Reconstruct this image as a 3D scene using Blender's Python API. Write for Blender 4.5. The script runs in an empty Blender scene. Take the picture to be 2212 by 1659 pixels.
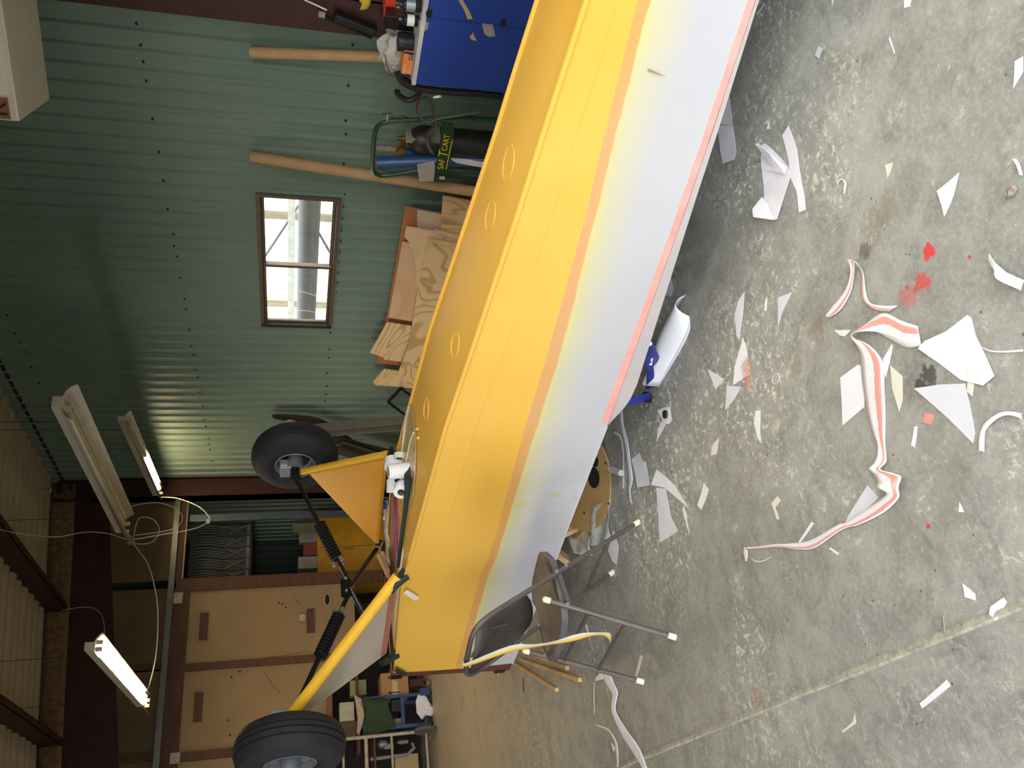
import bpy, bmesh, math, random
from mathutils import Vector, Matrix, noise

# ------------------------------------------------------------------ camera, sky, lights, exposure
sc = bpy.context.scene
COL = sc.collection
V = Vector
F_PX, EYE = 1786.3, V((0, 0, 1.58))          # focal length in pixels, eye point (metres)
XW, YF = 4.70, 10.20                          # green metal wall plane, far partition plane
_p, _r, _y = math.radians(14.864), math.radians(0.573), math.radians(58.745)


def _cam_axes():
    cp, sp, cr, sr = math.cos(_p), math.sin(_p), math.cos(_r), math.sin(_r)
    m = Matrix(((cr, -sr, 0), (sr, cr, 0), (0, 0, 1))) @ Matrix(((1, 0, 0), (0, cp, -sp), (0, sp, cp)))
    c = [m @ V((math.sin(_y), 0, math.cos(_y))), m @ V((-math.cos(_y), 0, math.sin(_y))), m @ V((0, -1, 0))]
    return Matrix((c[0], c[1], c[2]))         # rows: world axes in camera space; = world-from-camera


WC = _cam_axes()                              # world = WC @ cam (cam: right, down, forward of the upright view)
cam_d = bpy.data.cameras.new('camera')
cam_d.sensor_width, cam_d.sensor_fit = 36.0, 'HORIZONTAL'
cam_d.lens = F_PX / 2212 * 36.0
cam_d.clip_start = 0.02
cam = bpy.data.objects.new('camera', cam_d)
COL.objects.link(cam)
# the phone was held on its side: picture right = world down, picture up = view right
xr, yu, zb = WC @ V((0, 1, 0)), WC @ V((1, 0, 0)), -(WC @ V((0, 0, 1)))
cam.matrix_world = Matrix(((xr.x, yu.x, zb.x, EYE.x), (xr.y, yu.y, zb.y, EYE.y), (xr.z, yu.z, zb.z, EYE.z), (0, 0, 0, 1)))
sc.camera = cam

world = bpy.data.worlds.new('sky')
sc.world = world
world.use_nodes = True
bgn = world.node_tree.nodes['Background']
bgn.inputs['Color'].default_value = (0.93, 0.97, 1.0, 1)
bgn.inputs['Strength'].default_value = 16.0


def portal(loc, rot, sx, sy):
    d = bpy.data.lights.new('daylight_portal', 'AREA')
    d.shape, d.size, d.size_y = 'RECTANGLE', sx, sy
    d.cycles.is_portal = True
    o = bpy.data.objects.new('daylight_portal', d)
    COL.objects.link(o)
    o.location, o.rotation_euler = loc, rot
    return o


DOOR = (-5.2, 2.0, 2.55)                       # hangar door opening in the wall behind: x0, x1, height
portal(((DOOR[0] + DOOR[1]) / 2, -.84, DOOR[2] / 2), (math.radians(90), 0, 0), DOOR[1] - DOOR[0], DOOR[2])
portal((-7.46, 5.0, DOOR[2] / 2), (math.radians(90), 0, math.radians(-90)), 4.4, DOOR[2])  # opening added in the left wall to brighten the green wall
portal((XW + .12, 5.78, 1.55), (math.radians(90), 0, math.radians(90)), 1.6, .55)

vs = sc.view_settings
vs.view_transform, vs.look, vs.gamma, vs.exposure = 'Standard', 'None', 1.0, -1.0
vs.use_curve_mapping = False


# ------------------------------------------------------------------ picking places from the photograph
def ray(px, py):
    return WC @ V(((1659 - py - 829.5) / F_PX, (px - 1106) / F_PX, 1.0))


def FL(px, py, z=0.0):                        # on a level plane
    d = ray(px, py)
    return EYE + d * ((z - EYE.z) / d.z)


def GX(px, py, x):                            # on a plane parallel to the green wall
    d = ray(px, py)
    return EYE + d * (x / d.x)


def GY(px, py, y):                            # on a plane parallel to the far wall
    d = ray(px, py)
    return EYE + d * (y / d.y)


def PL(px, py, p0, n):
    d = ray(px, py)
    return EYE + d * ((V(p0) - EYE).dot(n) / d.dot(n))


# ------------------------------------------------------------------ objects
def tag(o, label=None, cat=None, group=None, kind=None):
    if label: o['label'] = label
    if cat: o['category'] = cat
    if group: o['group'] = group
    if kind: o['kind'] = kind
    return o


def thing(name, label, cat, loc, group=None, kind=None):
    o = bpy.data.objects.new(name, None)
    o.empty_display_size = .05
    COL.objects.link(o)
    o.location = V(loc)
    return tag(o, label, cat, group, kind)


def wloc(o):
    p = V((0, 0, 0))
    while o is not None:
        p += o.location
        o = o.parent
    return p


class MB:
    """collects geometry in world coordinates; build() links it as one mesh object"""
    def __init__(s):
        s.v, s.f, s.uv = [], [], []

    def add(s, vs_, fs, uv=None):
        n = len(s.v)
        s.v += [V(p) for p in vs_]
        s.f += [tuple(i + n for i in f) for f in fs]
        s.uv += list(uv) if uv else [(0, 0)] * len(vs_)
        return s

    def hexa(s, a):                           # eight corners: bottom ring, top ring
        return s.add(a, [(3, 2, 1, 0), (4, 5, 6, 7), (0, 1, 5, 4), (1, 2, 6, 5), (2, 3, 7, 6), (3, 0, 4, 7)])

    def box(s, x0, x1, y0, y1, z0, z1):
        return s.hexa([(x0, y0, z0), (x1, y0, z0), (x1, y1, z0), (x0, y1, z0), (x0, y0, z1), (x1, y0, z1), (x1, y1, z1), (x0, y1, z1)])

    def obox(s, c, sx, sy, sz, rz=0.0):       # base centre, turned about z
        c = V(c); ca, sa = math.cos(rz), math.sin(rz)
        X, Y = V((ca, sa, 0)) * sx / 2, V((-sa, ca, 0)) * sy / 2
        Z = V((0, 0, sz))
        b = [c - X - Y, c + X - Y, c + X + Y, c - X + Y]
        return s.hexa(b + [p + Z for p in b])

    def bar(s, a, b, w, h, up=(0, 0, 1)):     # rectangular bar from a to b
        a, b = V(a), V(b); d = (b - a).normalized(); u = V(up)
        side = d.cross(u)
        if side.length < 1e-4: side = d.cross(V((1, 0, 0)))
        side.normalize(); u = side.cross(d).normalized()
        S, U = side * w / 2, u * h / 2
        return s.hexa([a - S - U, a + S - U, a + S + U, a - S + U, b - S - U, b + S - U, b + S + U, b - S + U])

    def tube(s, pts, r, n=10, closed=False, caps=True, flat=1.0, up=None):
        pts = [V(p) for p in pts]; m = len(pts)
        rr = r if isinstance(r, (list, tuple)) else [r] * m
        prev = None; rings = []
        for i, p in enumerate(pts):
            if closed: t = pts[(i + 1) % m] - pts[i - 1]
            else: t = pts[min(i + 1, m - 1)] - pts[max(i - 1, 0)]
            t.normalize()
            if prev is None:
                u = V(up) if up else (V((0, 0, 1)) if abs(t.z) < .9 else V((1, 0, 0)))
            else: u = prev
            a = (u - t * u.dot(t)).normalized(); b = t.cross(a); prev = a
            rings.append([p + (a * math.cos(2 * math.pi * k / n) + b * math.sin(2 * math.pi * k / n) * flat) * rr[i] for k in range(n)])
        vs_ = [q for g in rings for q in g]; fs = []
        for i in range(m if closed else m - 1):
            j = (i + 1) % m
            for k in range(n):
                fs.append((i * n + k, i * n + (k + 1) % n, j * n + (k + 1) % n, j * n + k))
        if caps and not closed:
            fs += [tuple(range(n - 1, -1, -1)), tuple((m - 1) * n + k for k in range(n))]
        return s.add(vs_, fs)

    def lathe(s, prof, c, axis=(0, 0, 1), n=24, closed=False):   # prof: (radius, along)
        c, ax = V(c), V(axis).normalized()
        a = ax.orthogonal().normalized(); b = ax.cross(a)
        vs_ = []; fs = []; m = len(prof)
        for (r, h) in prof:
            for k in range(n):
                t = 2 * math.pi * k / n
                vs_.append(c + ax * h + (a * math.cos(t) + b * math.sin(t)) * max(r, 1e-4))
        for i in range(m if closed else m - 1):
            j = (i + 1) % m
            for k in range(n):
                fs.append((i * n + k, i * n + (k + 1) % n, j * n + (k + 1) % n, j * n + k))
        if not closed:
            fs += [tuple(range(n - 1, -1, -1)), tuple((m - 1) * n + k for k in range(n))]
        return s.add(vs_, fs)

    def prism(s, poly, off):                  # polygon swept by a vector
        poly = [V(p) for p in poly]; off = V(off); n = len(poly)
        fs = [tuple(range(n - 1, -1, -1)), tuple(range(n, 2 * n))]
        fs += [(i, (i + 1) % n, n + (i + 1) % n, n + i) for i in range(n)]
        return s.add(poly + [p + off for p in poly], fs)

    def grid(s, rows, uv=None, closed=False):  # rows of points -> quads
        n = len(rows[0]); vs_ = [p for r in rows for p in r]; fs = []
        for i in range(len(rows) - 1):
            for k in range(n if closed else n - 1):
                fs.append((i * n + k, i * n + (k + 1) % n, (i + 1) * n + (k + 1) % n, (i + 1) * n + k))
        return s.add(vs_, fs, uv)

    def build(s, name, mat, parent=None, smooth=False, label=None, bevel=0.0, solid=0.0, sub=0):
        if parent is not None: base = wloc(parent)
        else:
            base = V((sum(p.x for p in s.v) / len(s.v), sum(p.y for p in s.v) / len(s.v), min(p.z for p in s.v)))
        me = bpy.data.meshes.new(name)
        me.from_pydata([p - base for p in s.v], [], s.f)
        uvl = me.uv_layers.new(name='uv')
        for lp in me.loops: uvl.data[lp.index].uv = s.uv[lp.vertex_index]
        bm = bmesh.new(); bm.from_mesh(me)
        bmesh.ops.recalc_face_normals(bm, faces=bm.faces)
        if bevel > 0:
            es = [e for e in bm.edges if len(e.link_faces) == 2 and e.calc_face_angle(0) > .6]
            bmesh.ops.bevel(bm, geom=es, offset=bevel, segments=2, affect='EDGES', profile=.6)
        bm.to_mesh(me); bm.free()
        if mat: me.materials.append(mat)
        o = bpy.data.objects.new(name, me)
        COL.objects.link(o)
        if parent is not None: o.parent = parent
        else: o.location = base
        if smooth:
            for p in me.polygons: p.use_smooth = True
            try: me.set_sharp_from_angle(angle=math.radians(35 if smooth is True else smooth))
            except Exception: pass
        if solid:
            md = o.modifiers.new('thick', 'SOLIDIFY'); md.thickness = solid; md.offset = 0
        if sub:
            md = o.modifiers.new('sub', 'SUBSURF'); md.levels = md.render_levels = sub
        if label: o['label'] = label
        return o


def single(mb, name, mat, label, cat, group=None, kind=None, **k):
    return tag(mb.build(name, mat, None, **k), label, cat, group, kind)


def copy_part(o, parent, loc=None):
    c = o.copy(); COL.objects.link(c); c.parent = parent
    if loc is not None: c.location = loc
    return c


def bez(p, n=8):                              # smooth curve through points (Catmull-Rom)
    p = [V(q) for q in p]; out = []
    for i in range(len(p) - 1):
        a, b, c, d = p[max(i - 1, 0)], p[i], p[i + 1], p[min(i + 2, len(p) - 1)]
        for k in range(n):
            t = k / n
            out.append(.5 * ((2 * b) + (c - a) * t + (2 * a - 5 * b + 4 * c - d) * t * t + (3 * b - a - 3 * c + d) * t ** 3))
    return out + [p[-1]]


# ------------------------------------------------------------------ materials (all procedural)
def lin(r, g, b):
    f = lambda c: c / 12.92 if c <= .04045 else ((c + .055) / 1.055) ** 2.4
    return (f(r / 255), f(g / 255), f(b / 255))


MATS = {}


class NT:
    def __init__(s, name):
        s.m = bpy.data.materials.new(name); s.m.use_nodes = True
        s.t = s.m.node_tree; s.b = s.t.nodes['Principled BSDF']; s.out = s.t.nodes['Material Output']
        MATS[name] = s.m

    def n(s, kind, **kw):
        nd = s.t.nodes.new(kind)
        for k, v in kw.items():
            if k.startswith('i_'):
                key = k[2:]
                nd.inputs[int(key) if key.isdigit() else key].default_value = v
            else: setattr(nd, k, v)
        return nd

    def l(s, a, b): s.t.links.new(a, b)

    def coord(s, which='Object'): return s.n('ShaderNodeTexCoord').outputs[which]

    def noise(s, scale, detail=4, rough=.55, vec=None, w=0.0, dist=0.0):
        nd = s.n('ShaderNodeTexNoise', i_Scale=scale, i_Detail=detail, i_Roughness=rough, i_Distortion=dist)
        s.l(vec if vec is not None else s.coord(), nd.inputs['Vector'])
        return nd.outputs['Fac']

    def ramp(s, fac, stops, interp='LINEAR'):
        nd = s.n('ShaderNodeValToRGB'); nd.color_ramp.interpolation = interp
        el = nd.color_ramp.elements
        while len(el) > 1: el.remove(el[-1])
        el[0].position, el[0].color = stops[0][0], (*stops[0][1], 1)
        for p, c in stops[1:]:
            e = el.new(p); e.color = (*c, 1)
        s.l(fac, nd.inputs['Fac'])
        return nd.outputs['Color']

    def mix(s, fac, a, b, mode='MIX'):
        nd = s.n('ShaderNodeMix', data_type='RGBA', blend_type=mode)
        for sock, v in ((nd.inputs['Factor'], fac), (nd.inputs['A'], a), (nd.inputs['B'], b)):
            if hasattr(v, 'links') or hasattr(v, 'is_linked'): s.l(v, sock)
            elif isinstance(v, tuple): sock.default_value = (*v, 1)
            else: sock.default_value = v
        return nd.outputs['Result'] if False else [o for o in nd.outputs if o.type == 'RGBA'][0]

    def math(s, op, a, b=0.0, clamp=False):
        nd = s.n('ShaderNodeMath', operation=op, use_clamp=clamp)
        for sock, v in ((nd.inputs[0], a), (nd.inputs[1], b)):
            if hasattr(v, 'is_linked'): s.l(v, sock)
            else: sock.default_value = v
        return nd.outputs[0]

    def bump(s, h, strength=.2, dist=.01):
        nd = s.n('ShaderNodeBump', i_Strength=strength, i_Distance=dist)
        s.l(h, nd.inputs['Height']); s.l(nd.outputs['Normal'], s.b.inputs['Normal'])

    def col(s, c):
        if isinstance(c, tuple): s.b.inputs['Base Color'].default_value = (*c, 1)
        else: s.l(c, s.b.inputs['Base Color'])


def M(name, rgb, rough=.6, metal=0.0, var=.18, scale=9.0, bump=.08, spec=None, dark=None, coat=0.0, stretch=None):
    """plain surface: colour with gentle procedural mottling and fine relief"""
    if name in MATS: return MATS[name]
    t = NT(name); c = lin(*rgb)
    vec = t.coord()
    if stretch:
        mp = t.n('ShaderNodeMapping', i_Scale=stretch); t.l(vec, mp.inputs['Vector']); vec = mp.outputs['Vector']
    f = t.noise(scale, 5, .6, vec)
    lo = tuple(x * (1 - var) for x in c) if dark is None else lin(*dark)
    t.col(t.ramp(f, [(.3, lo), (.7, tuple(min(1, x * (1 + var * .6)) for x in c))]))
    t.b.inputs['Roughness'].default_value = rough
    t.b.inputs['Metallic'].default_value = metal
    if spec is not None: t.b.inputs['Specular IOR Level'].default_value = spec
    if coat: t.b.inputs['Coat Weight'].default_value = coat
    if bump: t.bump(t.noise(scale * 6, 3, .6, vec), bump, .004)
    return t.m


def wood(name, light, dark, scale=3.0, stretch=(1, 12, 1), rough=.6):
    if name in MATS: return MATS[name]
    t = NT(name)
    mp = t.n('ShaderNodeMapping', i_Scale=stretch); t.l(t.coord(), mp.inputs['Vector'])
    big = t.noise(scale * .55, 2, .5, mp.outputs['Vector'], dist=.6)
    rings = t.math('FRACT', t.math('MULTIPLY', big, 13.0))
    c = t.ramp(rings, [(0, lin(*light)), (.5, lin(*light)), (.66, lin(*dark)), (.8, lin(*dark)), (.84, lin(*light)), (1, lin(*light))])
    fine = t.noise(scale * 22, 3, .6, mp.outputs['Vector'])
    t.col(t.mix(t.math('MULTIPLY', fine, .25), c, lin(*dark)))
    t.b.inputs['Roughness'].default_value = rough
    t.bump(fine, .12, .003)
    return t.m


def emit(name, rgb, strength):
    if name in MATS: return MATS[name]
    t = NT(name); f = t.noise(3, 2)
    c = lin(*rgb)
    t.b.inputs['Emission Strength'].default_value = strength
    t.l(t.ramp(f, [(0, tuple(x * .97 for x in c)), (1, c)]), t.b.inputs['Emission Color'])
    t.col((.9, .9, .9))
    return t.m


# ------------------------------------------------------------------ the building
random.seed(7)
X0, Y0, YB = -7.5, -.9, 12.4                 # left wall, wall behind the camera (hangar door), back room end
ZR = lambda x: 4.357 + (x - XW) * .0966       # underside of the roof insulation


def concrete():
    t = NT('concrete'); g = t.coord()
    big = t.noise(.55, 5, .6, g); mid = t.noise(3.2, 6, .65, g); fine = t.noise(60, 4, .7, g)
    base = t.ramp(big, [(.32, lin(132, 132, 126)), (.5, lin(160, 160, 153)), (.68, lin(184, 184, 174))])
    mot = t.ramp(t.noise(7.5, 10, .72, g, dist=.4), [(.36, (1, 1, 1)), (.58, (0, 0, 0))])
    base = t.mix(t.math('MULTIPLY', mot, .6), base, lin(96, 96, 92))
    base = t.mix(t.math('MULTIPLY', mid, .35), base, lin(122, 121, 112))
    base = t.mix(t.math('MULTIPLY', t.math('SUBTRACT', fine, .45), 1.5, True), base, lin(190, 189, 178))
    grit = t.noise(140, 3, .7, g)
    base = t.mix(t.math('MULTIPLY', t.math('SUBTRACT', grit, .58), 4.0, True), base, lin(96, 95, 90))
    # worn pale paint: patchy flakes that only show in some areas
    flake = t.noise(34, 9, .78, g, dist=.5); area = t.noise(1.0, 4, .65, g, dist=.6)
    m = t.math('MULTIPLY', t.math('MULTIPLY', t.math('SUBTRACT', flake, .545), 45, True), t.math('MULTIPLY', t.math('SUBTRACT', area, .465), 8, True), True)
    base = t.mix(t.math('MULTIPLY', m, .75), base, lin(226, 226, 208))
    flake2 = t.noise(15, 10, .8, g, dist=.4); area2 = t.noise(2.1, 3, .5, g)
    m2 = t.math('MULTIPLY', t.math('MULTIPLY', t.math('SUBTRACT', flake2, .59), 60, True), t.math('MULTIPLY', t.math('SUBTRACT', area2, .47), 8, True), True)
    base = t.mix(t.math('MULTIPLY', m2, .7), base, lin(216, 216, 202))
    # bare tan screed where the coating has worn off, with warm lamp brightness painted in towards the far end
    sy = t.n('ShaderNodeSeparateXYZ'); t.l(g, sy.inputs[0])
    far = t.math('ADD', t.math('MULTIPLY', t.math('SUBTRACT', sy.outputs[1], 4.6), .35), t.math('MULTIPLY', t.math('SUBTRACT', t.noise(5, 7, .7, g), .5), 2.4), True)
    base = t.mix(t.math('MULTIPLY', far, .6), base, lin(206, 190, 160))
    st = t.noise(1.9, 4, .6, g, dist=1.0)
    base = t.mix(t.math('MULTIPLY', t.math('SUBTRACT', st, .6), 3.0, True), base, lin(112, 102, 86))
    vor = t.n('ShaderNodeTexVoronoi', i_Scale=13.0); t.l(g, vor.inputs['Vector'])
    base = t.mix(t.math('MULTIPLY', t.math('LESS_THAN', vor.outputs['Distance'], .05), .75), base, lin(52, 52, 48))
    vor2 = t.n('ShaderNodeTexVoronoi', i_Scale=38.0); t.l(g, vor2.inputs['Vector'])
    base = t.mix(t.math('MULTIPLY', t.math('LESS_THAN', vor2.outputs['Distance'], .06), .6), base, lin(232, 232, 222))
    # spilt red paint and rusty stains
    sep = t.n('ShaderNodeSeparateXYZ'); t.l(g, sep.inputs[0])
    wob = t.noise(22, 7, .75, g)
    for px, py, r, c, k in ((2007, 541, .021, (205, 52, 50), .95), (2002, 556, .012, (205, 60, 58), .9), (1993, 612, .026, (196, 66, 64), .8),
                            (1962, 645, .034, (196, 98, 92), .6), (1980, 622, .016, (190, 60, 60), .7), (2095, 555, .008, (205, 52, 50), .95), (1958, 622, .007, (205, 50, 50), .9),
                            (1683, 855, .007, (200, 50, 50), .9), (1890, 480, .05, (120, 106, 82), .4), (1915, 455, .05, (128, 116, 92), .35),
                            (1865, 545, .028, (92, 82, 70), .7), (1765, 715, .045, (124, 104, 78), .4), (1720, 790, .04, (124, 106, 80), .4),
                            (2008, 812, .03, (44, 44, 44), .8), (1985, 828, .02, (44, 44, 44), .8), (1638, 1512, .05, (150, 120, 104), .5), (2005, 1137, .008, (200, 52, 52), .9),
                            (1718, 120, .16, (178, 180, 160), .35), (1560, 957, .008, (205, 160, 60), .8), (1623, 1058, .008, (205, 160, 60), .8)):
        p = FL(px, py)
        dx = t.math('SUBTRACT', sep.outputs[0], p.x); dy = t.math('SUBTRACT', sep.outputs[1], p.y)
        d = t.math('SQRT', t.math('ADD', t.math('MULTIPLY', dx, dx), t.math('MULTIPLY', dy, dy)))
        f = t.math('MULTIPLY', t.math('SUBTRACT', t.math('SUBTRACT', t.math('MULTIPLY', wob, r * 4.2), r * 1.1), d), 3.0 / r, True)
        base = t.mix(t.math('MULTIPLY', f, k), base, lin(*c))
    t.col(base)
    t.l(t.ramp(mid, [(.3, (.42,) * 3), (.7, (.62,) * 3)]), t.b.inputs['Roughness'])
    t.bump(t.math('ADD', t.math('MULTIPLY', fine, .4), flake), .18, .004)
    return t.m


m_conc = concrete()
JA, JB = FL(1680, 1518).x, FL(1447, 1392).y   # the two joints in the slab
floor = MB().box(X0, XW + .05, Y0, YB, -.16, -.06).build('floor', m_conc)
tag(floor, kind='structure')
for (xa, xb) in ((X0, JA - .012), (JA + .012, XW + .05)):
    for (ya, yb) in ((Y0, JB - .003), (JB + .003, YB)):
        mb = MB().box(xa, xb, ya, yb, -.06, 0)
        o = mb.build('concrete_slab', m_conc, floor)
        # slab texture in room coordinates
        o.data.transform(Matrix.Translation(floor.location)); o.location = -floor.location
m_fill = M('joint_filler', (172, 168, 152), .9, var=.4, scale=40, bump=.4)
n = 90; rows = []
for i in range(n + 1):
    y = Y0 + (YB - Y0) * i / n
    w = .014 + .003 * noise.noise((y * 9, 1, 0)); x = JA + .003 * noise.noise((y * 5, 2, 0))
    h = .0015 + .0025 * (1 + noise.noise((y * 14, 0, 3)))
    rows.append([(x - w, y, -.001), (x - w * .4, y, h), (x + w * .4, y, h * .7), (x + w, y, -.001)])
MB().grid(rows).build('joint_filler', m_fill, floor)

apron = MB().box(-30, 40, -40, Y0, -.12, -.02).build('floor_apron', M('apron_asphalt', (70, 70, 68), .9), None)
tag(apron, kind='structure')
tag(MB().box(XW + .6, 40, Y0, 30, -.2, -.05).build('ground_outside', M('gravel_yard', (150, 146, 132), .95, scale=30), None), kind='structure')


# ---- green corrugated wall with its window
def green_paint():
    t = NT('green_metal'); g = t.coord()
    big = t.noise(.8, 5, .6, g); st = t.n('ShaderNodeMapping', i_Scale=(3, 6, .5)); t.l(g, st.inputs['Vector'])
    streak = t.noise(2.2, 5, .65, st.outputs['Vector'])
    c = t.ramp(big, [(.3, lin(112, 132, 118)), (.7, lin(130, 150, 134))])
    c = t.mix(t.math('MULTIPLY', streak, .35), c, lin(92, 106, 94))
    sp = t.noise(55, 2, .5, g)
    c = t.mix(t.math('MULTIPLY', t.math('SUBTRACT', sp, .72), 12, True), c, lin(60, 66, 58))
    t.col(c); t.b.inputs['Roughness'].default_value = .5
    t.bump(t.noise(7, 3, .5, g), .06, .01)
    return t.m


m_green = green_paint()
WY0, WY1, WZ0, WZ1 = 4.925, 6.655, 1.235, 1.857
RIB, RIB0 = .1478, 3.574


def rib_profile(ya, yb, extra=()):
    pts = []
    k = math.floor((ya - RIB0) / RIB) - 1
    while RIB0 + k * RIB < yb + RIB:
        r = RIB0 + k * RIB
        pts += [(r, 0.0), (r + .010, -.022), (r + .036, -.022), (r + .046, 0.0)]
        k += 1
    f = lambda y: next((a[1] + (b[1] - a[1]) * (y - a[0]) / max(b[0] - a[0], 1e-6) for a, b in zip(pts, pts[1:]) if a[0] <= y <= b[0]), 0.0)
    ys = sorted({ya, yb, *[p[0] for p in pts if ya < p[0] < yb], *[e for e in extra if ya < e < yb]})
    return [(y, f(y)) for y in ys]


wall_right = MB().box(XW + .03, XW + .06, Y0, YB, 4.25, 4.45).build('wall_right', M('eave_trim_dark', (44, 52, 48), .6))
tag(wall_right, kind='structure')
yy = RIB0 - 8 * 6 * RIB
while yy < YB:
    ya, yb = max(yy, Y0), min(yy + 6 * RIB, YB)
    if yb > ya + .01:
        pr = rib_profile(ya, yb, (WY0, WY1)); mb = MB()
        for (y1, o1), (y2, o2) in zip(pr, pr[1:]):
            mid = (y1 + y2) / 2
            for (z1, z2) in (((0, WZ0), (WZ1, 4.42)) if WY0 < mid < WY1 else ((0, 4.42),)):
                mb.add([(XW + o1, y1, z1), (XW + o2, y2, z1), (XW + o2, y2, z2), (XW + o1, y1, z2)], [(0, 1, 2, 3)])
        mb.build('wall_panel', m_green, wall_right)
    yy += 6 * RIB
m_screw = M('screw_head', (40, 44, 42), .5, .4)
mb = MB()
for z in (2.52, 1.228, 4.0):
    y = Y0 + .3
    while y < YB - 2:
        if not (WY0 - .1 < y < WY1 + .1 and 1.1 < z < 1.95):
            mb.lathe([(.009, -.012), (.008, -.002), (.003, .002)], (XW - .002, y + random.uniform(-.02, .02), z + random.uniform(-.006, .006)), (1, 0, 0), 7)
        y += 2 * RIB if random.random() < .7 else RIB
for y in [WY0 - .04 + i * .14 for i in range(13)]:
    mb.lathe([(.007, -.012), (.003, .002)], (XW - .002, y, WZ0 - .035), (1, 0, 0), 7)
tag(mb.build('screw_heads', m_screw, wall_right), kind='stuff')
MB().box(XW - .02, XW, Y0, YF - .1, 4.235, 4.262).build('eave_angle', M('eave_angle_dark', (30, 38, 35), .6), wall_right)

# red steel column at the right of the view and the one in the far corner
m_red = M('red_oxide_steel', (62, 32, 27), .55, .0, var=.3, scale=6)
for (ya, yb, xa) in ((2.78, 3.245, 4.42), (YF - .14, YF + .02, 4.43)):
    mb = MB().box(xa, xa + .012, ya, yb, 0, ZR(xa)).box(xa, XW - .005, (ya + yb) / 2 - .006, (ya + yb) / 2 + .006, 0, ZR(xa)).box(XW - .03, XW - .018, ya, yb, 0, 4.3)
    if ya > 8: mb.box(xa, xa + .01, ya, yb, 0, 3.9).box(xa, XW, ya, ya + .012, 0, 3.9)
    mb.build('steel_column', m_red, wall_right)

# window
win = thing('window_1', None, None, (XW, (WY0 + WY1) / 2, WZ0), kind='structure')
m_frame = M('bronze_window_frame', (112, 98, 80), .45, .3, var=.2)
m_frame_d = M('dark_window_track', (62, 54, 46), .5, .2)


def frame(x0, x1, ya, yb, za, zb, w, name, mat, wl=None):
    mb = MB().box(x0, x1, ya, yb, za, za + w).box(x0, x1, ya, yb, zb - w, zb).box(x0, x1, ya, ya + (wl or w), za + w, zb - w).box(x0, x1, yb - (wl or w), yb, za + w, zb - w)
    return mb.build(name, mat, win)


t = NT('window_glass'); t.t.nodes.remove(t.b)
tr = t.n('ShaderNodeBsdfTransparent'); gl = t.n('ShaderNodeBsdfGlossy', i_Roughness=.03); df = t.n('ShaderNodeBsdfDiffuse')
df.inputs['Color'].default_value = (.75, .76, .72, 1)
mx = t.n('ShaderNodeMixShader', i_0=.07); t.l(tr.outputs[0], mx.inputs[1]); t.l(gl.outputs[0], mx.inputs[2])
mx2 = t.n('ShaderNodeMixShader'); dirt = t.noise(18, 6, .7)
t.l(t.math('MULTIPLY', t.math('SUBTRACT', dirt, .35), .22, True), mx2.inputs[0])
t.l(mx.outputs[0], mx2.inputs[1]); t.l(df.outputs[0], mx2.inputs[2]); t.l(mx2.outputs[0], t.out.inputs['Surface'])
m_glass = t.m
frame(XW - .045, XW + .03, WY0 - .012, WY1 + .012, WZ0 - .012, WZ1 + .012, .03, 'window_frame', m_frame)
frame(XW - .02, XW + .02, WY0 + .018, WY1 - .018, WZ0 + .018, WZ1 - .018, .012, 'window_track', m_frame_d)
YM = 5.80
for nm, ya, yb, xo in (('sash', WY0 + .03, YM + .02, .012), ('sash', YM - .02, WY1 - .03, -.012)):
    sh = frame(XW + xo - .01, XW + xo + .01, ya, yb, WZ0 + .03, WZ1 - .03, .018, nm, m_frame, .032)
    MB().box(XW + xo - .002, XW + xo + .002, ya + .03, yb - .03, WZ0 + .046, WZ1 - .046).build('pane', m_glass, sh)
    if xo < 0:
        m_crack = M('glass_crack', (235, 228, 190), .3)
        for arc in ([(600, 650), (613, 644), (632, 629), (655, 631), (690, 642)], [(640, 672), (660, 671), (690, 677)]):
            MB().tube([GX(*q, XW + xo - .004) for q in bez([V((*a, 0)) for a in arc], 4) for q in [(q.x, q.y)]], .0018, 5).build('crack', m_crack, sh)
MB().box(XW - .05, XW - .02, WY1 - .03, WY1 + .02, WZ0 - .01, WZ1 + .01).build('window_sill', m_frame_d, win)

# what stands in the yard outside the window
m_duct = M('galvanised_duct', (48, 47, 44), .6, .0, var=.3, scale=5)
m_post = M('pale_post', (226, 224, 214), .6)
XO = 6.3
pa, pb = GX(650, 380, XO), GX(668, 700, XO)
zc = (pa.z + pb.z) / 2
single(MB().tube([(XO, 3.5, zc - .02), (XO, 14, zc - .02)], .11, 18), 'overhead_duct', m_duct, 'thick grey horizontal pipe seen through the window', 'pipe', smooth=True)
z2 = GX(683, 450, XO + .4).z
single(MB().tube([(XO + .4, 3.5, z2), (XO + .4, 14, z2)], .05, 14), 'overhead_pipe', m_duct, 'thinner grey pipe below the thick one outside the window', 'pipe', smooth=True)
z3 = GX(628, 450, XO + .3).z
single(MB().box(XO + .25, XO + .3, 3.5, 14, z3 - .05, z3 + .03), 'pale_beam', m_post, 'pale grey beam above the thick pipe outside the window', 'beam')
tr_ = thing('lattice_tower', 'light metal lattice tower standing outside the window', 'tower', (XO + 1.2, 8.6, -.05))
for yo in (8.0, 9.2):
    MB().tube([(XO + 1.2, yo, -.05), (XO + 1.2, yo, 4)], .03, 8).build('leg', m_post, tr_)
for k in range(8):
    a, b = (8.0, 9.2) if k % 2 else (9.2, 8.0)
    MB().tube([(XO + 1.2, a, k * .5), (XO + 1.2, b, k * .5 + .5)], .018, 6).build('brace', M('tower_brace', (70, 66, 58), .6), tr_)
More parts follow.
